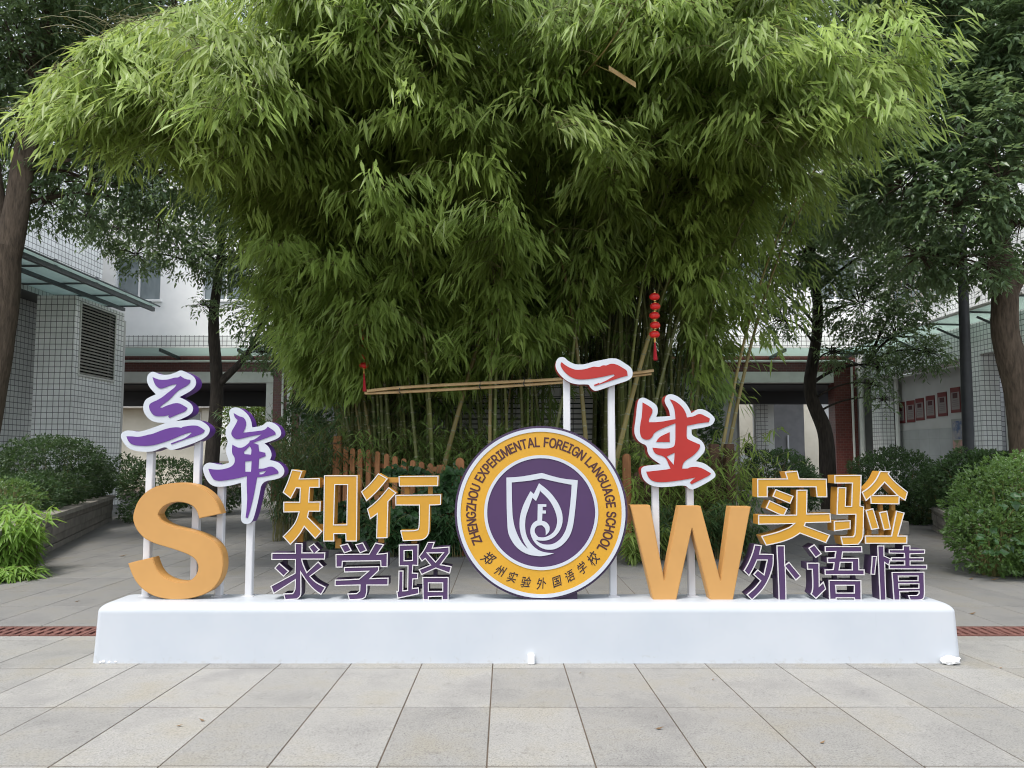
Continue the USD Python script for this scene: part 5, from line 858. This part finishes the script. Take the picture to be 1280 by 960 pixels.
# leafy trees ---------------------------------------------------------
def tree(name, label, trunk, rad, blobs, n_leaf, mat='ash_leaf', bark='bark', leafL=(.07, .13), seed=1, sprig=7):
    """trunk: points; blobs: (centre, radius) of the clumps of leaves. Limbs reach from the trunk into each clump."""
    r_ = np.random.default_rng(seed); tp = [spline(t, 8) for t in trunk]; t = thing(name, label, 'tree', (trunk[0][0][0], trunk[0][0][1], 0))
    for k, (p, (ra, rb)) in enumerate(zip(tp, rad)):
        rr = np.linspace(ra, rb, len(p)) * (1 + .08 * (meshkit.noise(p * 2.1) - .5)); part(t, 'trunk' if k == 0 else 'limb', tube(p, rr, 14), bark, smooth=70)
    allp = np.vstack(tp); lims, lv, tot = [], [], sum(b[1] ** 2 for b in blobs)
    for c, R in blobs:
        c = np.asarray(c, float); cand = allp[allp[:, 2] < max(c[2], allp[:, 2].min() + 2)]; st = cand[np.argmin(np.linalg.norm(cand - c, axis=1) + .3 * np.abs(cand[:, 2] - c[2] + R))]
        pt = spline([st, (st + c) / 2 + [0, 0, .12 * np.linalg.norm(c - st)], c], 6); lims.append(tube(pt, np.linspace(.03 + .02 * R, .012, len(pt)), 6))
        n = max(10, int(n_leaf * R * R / tot / sprig)); dirs = unit(r_.normal(size=(n, 3))); rad_ = R * r_.uniform(.35, 1.0, n) ** .6 * (.65 + .7 * meshkit.fbm(dirs * 1.7 + seed, 2, seed)); e = c + dirs * rad_[:, None] * [1, 1, .8]
        for q in range(0, n, max(1, n // 26)): lims.append(tube(spline([c + (e[q] - c) * .1, c + (e[q] - c) * .6 + [0, 0, .08 * R], e[q]], 3), np.linspace(.014, .004, 7), 4, False))
        out = unit(dirs + r_.normal(0, .5, (n, 3)) + [0, 0, -.1]); sl = r_.uniform(.22, .36, n)
        for j in range(sprig):                                         # leaflets along each sprig
            f = (j // 2 + 1) / (sprig // 2 + 1); side = unit(np.cross(out, r_.normal(0, .25, (n, 3)) + [0, 0, 1])) * (0 if j == sprig - 1 else (1 if j % 2 else -1))
            lv.append((e + out * (sl * f)[:, None] + [0, 0, -.25] * (sl * f * f)[:, None], out * .55 + side * .95 + [0, 0, -.35] + r_.normal(0, .2, (n, 3)), np.array([0, 0, 1]) + r_.normal(0, .35, (n, 3))))
    part(t, 'limbs', cat_(lims), bark, kind='stuff'); q, dd, nn = (np.vstack([l[j] for l in lv]) for j in range(3)); ln = r_.uniform(*leafL, len(q)); part(t, 'crown', leaves(q, dd, nn, ln, ln * r_.uniform(.36, .48, len(q)), .12), mat, kind='stuff'); return t
bl = lambda L, m=1: [(P(x, y, Y), R * Y / 870 * m) for x, y, Y, R in L]
tree('ash_tree', 'thick forked dark tree at the left edge beside the tiled tower', [[P(-50, 640, 14) * [1, 1, 0], P(-33, 560, 14), P(-16, 470, 14), P(-3, 390, 14), P(3, 310, 14)], [P(3, 330, 14), P(-8, 240, 14), P(-22, 100, 14), P(-30, -80, 14)], [P(4, 330, 14), P(23, 245, 14), P(44, 110, 14), P(84, -60, 14.2)]], [(.42, .33), (.22, .12), (.27, .12)],
     bl([(20, 40, 14, 95), (120, 30, 14.5, 95), (220, 10, 14.5, 90), (60, 140, 14.5, 85), (150, 130, 15, 90), (10, 190, 15, 60), (110, 225, 15, 70), (190, 215, 15.5, 70), (250, 120, 16, 90), (320, 30, 16, 90), (-30, 110, 14, 80), (60, 250, 15, 40), (120, -70, 13.5, 110), (-90, -40, 12.5, 110), (250, 200, 17, 70), (90, 190, 16, 70), (200, 270, 17, 45), (40, -40, 13, 90), (170, 60, 15.5, 80), (20, 60, 13.5, 80), (110, 100, 15, 80)]), 52000, leafL=(.10, .18), seed=3)
tree('ash_tree', 'slender forked tree in front of the left gateway behind 三 and 年', [[P(268, 640, 21) * [1, 1, 0], P(266, 560, 21), P(271, 480, 21), P(267, 400, 21), P(275, 330, 21), P(268, 220, 21)], [P(272, 482, 21), P(292, 462, 21), P(313, 436, 21), P(330, 390, 21)]], [(.24, .10), (.13, .05)],
     bl([(225, 312, 20, 36), (170, 318, 20, 26), (290, 320, 20, 48), (330, 395, 19.5, 42), (350, 330, 20, 55), (320, 250, 20, 70), (230, 250, 20, 60), (370, 430, 19, 34), (330, 440, 20, 24), (140, 285, 20, 34), (255, 380, 20, 14), (380, 380, 20, 45), (110, 270, 19, 30)]), 26000, leafL=(.10, .17), seed=5, bark='bark_dark')
tree('ash_tree', 'slender crooked tree in front of the right gateway above the yellow 实', [[P(1038, 640, 21) * [1, 1, 0], P(1034, 570, 21), P(1028, 530, 21), P(1013, 490, 21), P(1018, 440, 21), P(1022, 380, 21), P(1014, 320, 21), P(1024, 220, 21)], [P(1015, 480, 21), P(1045, 462, 21), P(1085, 455, 20.5)]], [(.25, .10), (.06, .03)],
     bl([(1075, 380, 20, 52), (1120, 420, 19.5, 44), (1060, 320, 20, 55), (1100, 460, 19.5, 20), (1140, 360, 19, 45), (1000, 320, 20, 45), (1140, 300, 19, 55), (1075, 250, 20, 60), (1160, 440, 19, 24), (1040, 440, 20, 18), (1090, 480, 19.5, 14), (1105, 500, 20, 12), (980, 400, 20, 25), (985, 300, 20, 60), (955, 360, 20, 45), (1010, 240, 20, 70), (930, 260, 20.5, 60)]), 38000, leafL=(.10, .17), seed=6, bark='bark_dark')
tree('ash_tree', 'thick barked tree at the right edge beside the lamp post', [[P(1296, 640, 14.5) * [1, 1, 0], P(1284, 560, 14.5), P(1273, 480, 14.5), P(1257, 420, 14.5), P(1256, 370, 14.5), P(1250, 310, 14.5), P(1240, 240, 14.5), P(1232, 120, 14.5), P(1240, -60, 14.5)], [P(1258, 380, 14.5), P(1274, 348, 14.4), P(1292, 322, 14.2)], [P(1240, 250, 14.5), P(1270, 190, 14.3), P(1300, 110, 14)]], [(.34, .13), (.15, .10), (.11, .06)],
     bl([(1200, 40, 14, 100), (1265, 60, 13.5, 90), (1140, 130, 14, 85), (1210, 170, 13.5, 85), (1130, 230, 14, 65), (1190, 260, 13.5, 65), (1250, 220, 13, 60), (1150, 320, 14, 38), (1090, 190, 14.5, 60), (1235, 330, 13.5, 34), (1275, 280, 13.4, 40), (1195, 325, 14, 34), (1130, 20, 14.5, 90), (1290, 140, 13, 80), (1060, 120, 15, 80), (1040, 30, 15.5, 90), (1150, -80, 13.5, 110), (1350, 20, 12.5, 110), (1180, -20, 15, 80), (1080, 260, 16, 60), (1000, 120, 16, 90)]), 58000, leafL=(.12, .21), seed=8)

# trees seen through the left gateway
for k, (px, py, Y, R) in enumerate([(300, 530, 44, 34), (335, 520, 46, 34)]):
    c = P(px, py, Y); tree('green_tree', ['light green tree beyond the left gateway, nearer the slender trunk', 'light green tree beyond the left gateway, nearer the red pier'][k], [[c * [1, 1, 0], c * [1, 1, .5], c]], [(.15, .06)], [(c, R * Y / 870), (c + [.6, 0, 1.2], .8 * R * Y / 870)], 5000, mat='far_leaf', leafL=(.16, .28), seed=30 + k)

# hedges, shrubs, ground cover ------------------------------------------
def bush(name, label, blobs, dens, L, wr, mat, cat='shrub', seed=1, up=.35, group=None, bias=None):
    r_ = np.random.default_rng(seed); c0 = np.asarray(blobs[0][0], float); t = thing(name, label, cat, (c0[0], c0[1], 0), group=group); lv, st = [], []
    for c, R in blobs:
        c = np.asarray(c, float); R = np.broadcast_to(R, 3).astype(float); n = int(dens * 4 * math.pi * (R[0] * R[1] + R[0] * R[2] + R[1] * R[2]) / 3); d = unit(r_.normal(size=(n, 3)))
        lump_ = .80 + .42 * meshkit.fbm(d * 2.6 + seed * 3.1, 3, seed); rr = lump_ * r_.uniform(.72, 1.02, n); p = c + d * R * rr[:, None]; k = p[:, 2] > .02; p, d = p[k], d[k]
        m = 4; a = np.repeat(unit(d + [0, 0, up] + r_.normal(0, .25, d.shape)), m, 0); pp = np.repeat(p, m, 0) + r_.normal(0, L * .22, (len(p) * m, 3))
        dd = a + r_.normal(0, .62, a.shape); nn = a + r_.normal(0, .45, a.shape) + [0, -.1, .4]; lv.append((pp, dd, nn))
        for q in range(0, len(p), max(1, len(p) // 30)): st.append(tube([c * [1, 1, 0] + [0, 0, max(.0, c[2] - R[2])] + (p[q] - c) * [.2, .2, 0], c + (p[q] - c) * .6, p[q]], [.014, .008, .003], 4, False))
    q, dd, nn = (np.vstack([l[j] for l in lv]) for j in range(3)); ln = L * r_.uniform(.7, 1.3, len(q)); part(t, 'leaves', leaves(q, dd, nn, ln, ln * wr * r_.uniform(.85, 1.15, len(q)), .06), mat, kind='stuff'); part(t, 'stems', cat_(st), 'twig', kind='stuff'); return t
def B(px, py, Y, rx, rz, ry=None):
    k = Y / 870; return (P(px, py, Y), (rx * k, (ry or rx) * k, rz * k))
bush('clipped_shrub', 'big round clipped shrub in front of the tiled tower at the left', [B(66, 590, 17.6, 64, 46)], 260, .070, .50, 'hedge_leaf', seed=11)
bush('hedge', 'dark low hedge on the left stone planter below the round shrub', [B(52, 614, 15.6, 50, 24), B(26, 622, 14.2, 48, 28), B(102, 604, 19.0, 38, 22)], 230, .07, .5, 'hedge_leaf', 'hedge', seed=12)
bush('hedge', 'dark hedge beyond the planter end behind the orange S', [B(205, 606, 21, 55, 34), B(270, 610, 22, 40, 30), B(155, 590, 21.5, 22, 22), B(180, 640, 19.2, 30, 14)], 120, .08, .5, 'hedge_leaf', 'hedge', seed=13)
bush('shrub', 'yellow green shrub at the left edge behind the small bamboo', [B(-4, 668, 11.6, 42, 44), B(10, 625, 12.6, 38, 26)], 190, .065, .5, 'shrub_leaf', seed=14)
bush('clipped_shrub', 'round clipped shrub in the right gateway above the yellow 实', [B(972, 600, 16.2, 46, 38), B(1003, 612, 16.6, 24, 26)], 260, .065, .5, 'hedge_leaf', seed=15)
bush('clipped_shrub', 'round dark shrub below the posters behind the yellow 验', [B(1118, 606, 19.5, 56, 46), B(1150, 628, 18.6, 34, 30)], 230, .075, .5, 'hedge_leaf', seed=16)
bush('tall_shrub', 'tall dark leafy shrub behind the grove between the tiled shed and the right gateway', [B(785, 520, 20, 58, 110), B(850, 530, 20.5, 50, 100), B(740, 500, 20.5, 40, 90)], 75, .13, .42, 'hedge_leaf', seed=71)
bush('tall_shrub', 'tall dark leafy shrub behind the grove between the left gateway and the tiled shed', [B(430, 530, 20.2, 52, 100), B(490, 520, 20.6, 48, 100), B(378, 560, 21, 30, 80)], 75, .13, .42, 'hedge_leaf', seed=72)
bush('hedge', 'dark leafy hedge at the foot of the lamp post on the right planter', [B(1208, 600, 15.6, 36, 36), B(1180, 612, 16.6, 34, 24), B(1242, 590, 15.2, 30, 26)], 230, .085, .5, 'hedge_leaf', 'hedge', seed=17)
bush('shrub', 'large bright green rounded shrub at the right edge in front of the planter', [B(1252, 640, 11.0, 58, 66), B(1236, 672, 10.6, 46, 46), B(1285, 620, 11.4, 50, 56), B(1292, 680, 10.4, 46, 42)], 230, .070, .5, 'shrub_leaf', seed=18)
def sprays(name, label, roots, h, n, mat, L, wr=.15, seed=1, group=None, arc=.9, cat='plant'):
    """upright then arching stems with long leaves along them"""
    r_ = np.random.default_rng(seed); t = thing(name, label, cat, (roots[0][0], roots[0][1], 0), group=group); st, lv = [], []
    for (x, y, z) in roots:
        for _ in range(n):
            a = r_.uniform(0, 2 * np.pi); hh = h * r_.uniform(.55, 1.1); k = np.linspace(0, 1, 6); o = np.array([math.cos(a), math.sin(a), 0]); sp = np.array([x, y, z]) + hh * (k[:, None] * np.array([0, 0, 1]) + (k ** 2)[:, None] * o * arc * .5 - (k ** 3)[:, None] * np.array([0, 0, .3 * arc])) + r_.normal(0, .05, 3) * [1, 1, 0]
            st.append(tube(sp, np.linspace(.007, .002, 6), 4, False)); m = 22; u = r_.uniform(.18, 1, m); q = np.column_stack([np.interp(u, k, sp[:, j]) for j in range(3)]); b = r_.uniform(0, 2 * np.pi, m)
            dd = np.column_stack([np.cos(b), np.sin(b), r_.uniform(-.9, .15, m)]) + o * .3; lv.append((q, dd, np.array([0, -.2, 1]) + r_.normal(0, .3, (m, 3))))
    q, dd, nn = (np.vstack([l[j] for l in lv]) for j in range(3)); ln = L * r_.uniform(.65, 1.25, len(q)); part(t, 'leaves', leaves(q, dd, nn, ln, ln * wr, .25), mat, kind='stuff'); part(t, 'stems', cat_(st), 'twig', kind='stuff'); return t
G0 = lambda px, Y: (P(px, 600, Y)[0], Y, 0.0)
sprays('small_bamboo', 'small bright green bamboo drooping from the left planter onto the paving', [G0(20, 10.6), G0(36, 10.8), G0(10, 10.4), G0(42, 11.0), G0(28, 10.5)], 1.2, 8, 'bright_leaf', .25, .18, 41, arc=.6)
sprays('small_bamboo', 'low bright green bamboo shoots at the left edge on the paving', [G0(8, 10.1), G0(34, 10.2), G0(-10, 10.2)], .30, 8, 'bright_leaf', .20, .17, 42, arc=1.2)
sprays('young_bamboo', 'bright young bamboo leaves between the emblem and the orange W', [G0(790, 11.7), G0(803, 11.9), G0(815, 12.1)], .95, 9, 'bamboo_leaf', .24, .14, 43)
sprays('undergrowth', 'dark arching undergrowth in front of the fence behind the orange W', [G0(x, 12.2 + .4 * ((k * 3) % 5) / 5) for k, x in enumerate(range(828, 945, 9))], 1.35, 9, 'hedge_leaf', .22, .14, 44)
sprays('undergrowth', 'leafy undergrowth at the fence foot behind the yellow 行', [G0(x, 12.5 + .5 * ((k * 3) % 5) / 5) for k, x in enumerate(range(480, 600, 6))], 1.0, 9, 'vine_leaf', .16, .3, 45)
sprays('undergrowth', 'dark leafy undergrowth left of the fence behind the yellow 知', [G0(x, 14.8 + .6 * ((k * 3) % 5) / 5) for k, x in enumerate(range(346, 425, 5))], 3.6, 16, 'hedge_leaf', .20, .16, 46)
sprays('undergrowth', 'bamboo undergrowth in front of the tiled shed above the fence', [G0(x, 14.7 + 1.0 * ((k * 3) % 5) / 5) for k, x in enumerate(range(470, 640, 7))], 3.2, 20, 'bamboo_leaf_deep', .25, .14, 47)
sprays('undergrowth', 'bamboo undergrowth behind the emblem right of the tiled shed', [G0(x, 13.8 + 1.2 * ((k * 3) % 5) / 5) for k, x in enumerate(range(640, 900, 9))], 2.5, 14, 'bamboo_leaf_deep', .25, .14, 48)
sprays('bamboo_shoot', 'pale young bamboo spray beside the red 生 in front of the board fence', [G0(905, 12.9), G0(914, 13.0)], 2.9, 7, 'bamboo_leaf', .27, .13, 49)
sprays('bamboo_shoot', 'pale leafy bamboo sprays between the red 生 and the right gateway', [G0(860, 13.0), G0(872, 13.1), G0(884, 12.9), G0(922, 13.2)], 3.2, 10, 'bamboo_leaf', .26, .14, 53)
sprays('undergrowth', 'fresh bamboo leaves around the lower right of the tiled shed', [G0(x, 12.9) for x in range(785, 850, 9)], 2.6, 8, 'bamboo_leaf', .25, .14, 54)
def vine(name, label, x0, x1, Y, z0, z1, n, seed):
    r_ = np.random.default_rng(seed); t = thing(name, label, 'vine', ((x0 + x1) / 2, Y, 0)); k = 0; st = []
    p = np.column_stack([r_.uniform(x0, x1, n), Y + r_.uniform(-.22, .05, n), z0 + (z1 - z0) * r_.uniform(0, 1, n) ** .8]); keep = meshkit.fbm(p * [1.6, .3, 1.6], 3, seed) > .44; p = p[keep]; n = len(p)
    ln = r_.uniform(.10, .19, n); part(t, 'leaves', leaves(p, r_.normal(0, .6, (n, 3)) + [0, -.3, -.6], r_.normal(0, .35, (n, 3)) + [0, -1, .5], ln, ln * .75, .1), 'vine_leaf', kind='stuff')
    for _ in range(14):
        x = r_.uniform(x0, x1); st.append(tube(spline([(x, Y, 0), (x + r_.normal(0, .2), Y - .05, z1 * .5), (x + r_.normal(0, .4), Y - .05, z1)], 5), .008, 4, False))
    part(t, 'stems', cat_(st), 'twig', kind='stuff'); return t
vine('climbing_vine', 'broad leaved vine climbing the picket fence left of the emblem', P(485, 600, 13)[0], P(578, 600, 13)[0], 12.75, .05, 1.62, 1500, 51)
vine('climbing_vine', 'vine covering the foot of the fence below the tall left post', P(408, 600, 14)[0], P(490, 600, 14)[0], 13.7, .05, .95, 500, 52)
# seedlings with broad pale leaves in the right shrub
for k, (px, py, lab) in enumerate([(1248, 680, 'pale broad leaved seedling growing low in the bright right shrub'), (1276, 625, 'pale broad leaved seedling growing higher in the bright right shrub at the edge')]):
    r_ = np.random.default_rng(60 + k); c = P(px, py, 10.0); t = thing('seedling', lab, 'plant', tuple(c)); n = 26; q = c + r_.normal(0, 1, (n, 3)) * [.20, .05, .10]; ln = r_.uniform(.09, .15, n)
    part(t, 'leaves', leaves(q, r_.normal(0, .6, (n, 3)) + [0, -.6, -.2], r_.normal(0, .3, (n, 3)) + [0, -.7, .9], ln, ln * .8, .1), 'vine_leaf', kind='stuff'); part(t, 'stem', tube([c + [0, .5, -.5], c], .006, 4), 'twig')
t = thing('bamboo_cane', 'bare tan bamboo cane slanting up through the leaves above the red 一', 'bamboo', (-.3, 14.2, 0))
cp_ = spline([np.array([-.3, 14.2, 0]), P(650, 400, 15.0), P(692, 165, 12.6), P(742, 80, 9.7), P(792, 5, 9.3), P(830, -50, 9.1)], 8); part(t, 'culm', tube(cp_, np.linspace(.022, .007, len(cp_)), 7), 'bamboo_culm_old', smooth=70)
for i_ in range(22, len(cp_), 3): part(t, 'branch', tube(spline([cp_[i_], cp_[i_] + [.35 * (-1) ** i_, -.05, .10], cp_[i_] + [.75 * (-1) ** i_, -.1, .02]], 4), np.linspace(.007, .002, 9), 4), 'twig')
part(t, 'stub', tube([P(742, 80, 9.7), P(764, 90, 9.35)], .008, 5), 'bamboo_culm_old')
# dead bamboo sheath caught in the leaves
a, b = P(761, 86, 9.3), P(795, 106, 9.3)
tag(part(None, 'dry_sheath', trimesh.convex.convex_hull(np.array([a + [0, 0, .05], a - [0, 0, .02], b + [0, 0, .035], b - [0, 0, .045], (a + b) / 2 + [0, .03, 0], (a + b) / 2 - [0, .03, 0]])), 'bamboo_dry'), 'broken tan piece of bamboo caught high in the leaves above the emblem', 'bamboo piece')
# fallen leaves and scraps on the paving
def scrap(px, py, L, ang, mat, label, near=True):
    y = ground_y(py); c = P(px, py, y); r_ = np.random.default_rng(int(px)); zz = float(ground_z(y)) + .006
    v, f = leaves([(c[0], y, zz)], [(math.cos(ang), math.sin(ang), .05)], [(0, 0, 1)], L, L * .4, -.15); tag(part(None, 'fallen_leaf', (v, f), mat), label, 'leaf', None)
scrap(220, 908.5, .045, .2, 'dry_leaf', 'dark curled leaf on the front paving below the orange S, left of two'); scrap(256, 902, .05, 2.8, 'dry_leaf', 'dark curled leaf on the front paving below the orange S, right of two'); scrap(819, 912, .06, .1, 'dry_leaf', 'brown leaf on the front paving below the orange W')
scrap(406, 841.5, .022, 1, 'dry_leaf', 'tiny dark scrap on the paving below the purple 学'); scrap(724, 842.5, .026, .6, 'dry_leaf', 'tiny brown scrap on the paving just right of below the emblem'); scrap(1025, 930, .045, .4, 'dry_leaf', 'brown leaf scrap on the paving below the yellow 验')
scrap(1211, 724.5, .10, .3, 'dry_leaf', 'pale leaf on the paving at the foot of the right shrub, left of two', False); scrap(1238, 725.5, .13, .1, 'dry_leaf', 'yellow leaf on the paving at the foot of the right shrub, right of two', False); scrap(1212, 768, .09, .2, 'dry_leaf', 'dark leaf on the paving above the right drain grating', False)
scrap(148, 695.5, .16, .2, 'dry_leaf', 'dark leaf on the shaded paving left of the orange S', False); scrap(93, 752.5, .07, .2, 'dry_leaf', 'small dark leaf on the paving above the left drain grating', False); scrap(1249, 836, .035, .3, 'dry_leaf', 'small dark leaf on the paving right of the plinth'); scrap(890, 821 + 30, .03, .8, 'dry_leaf', 'small scrap on the paving below the foot of the orange W')
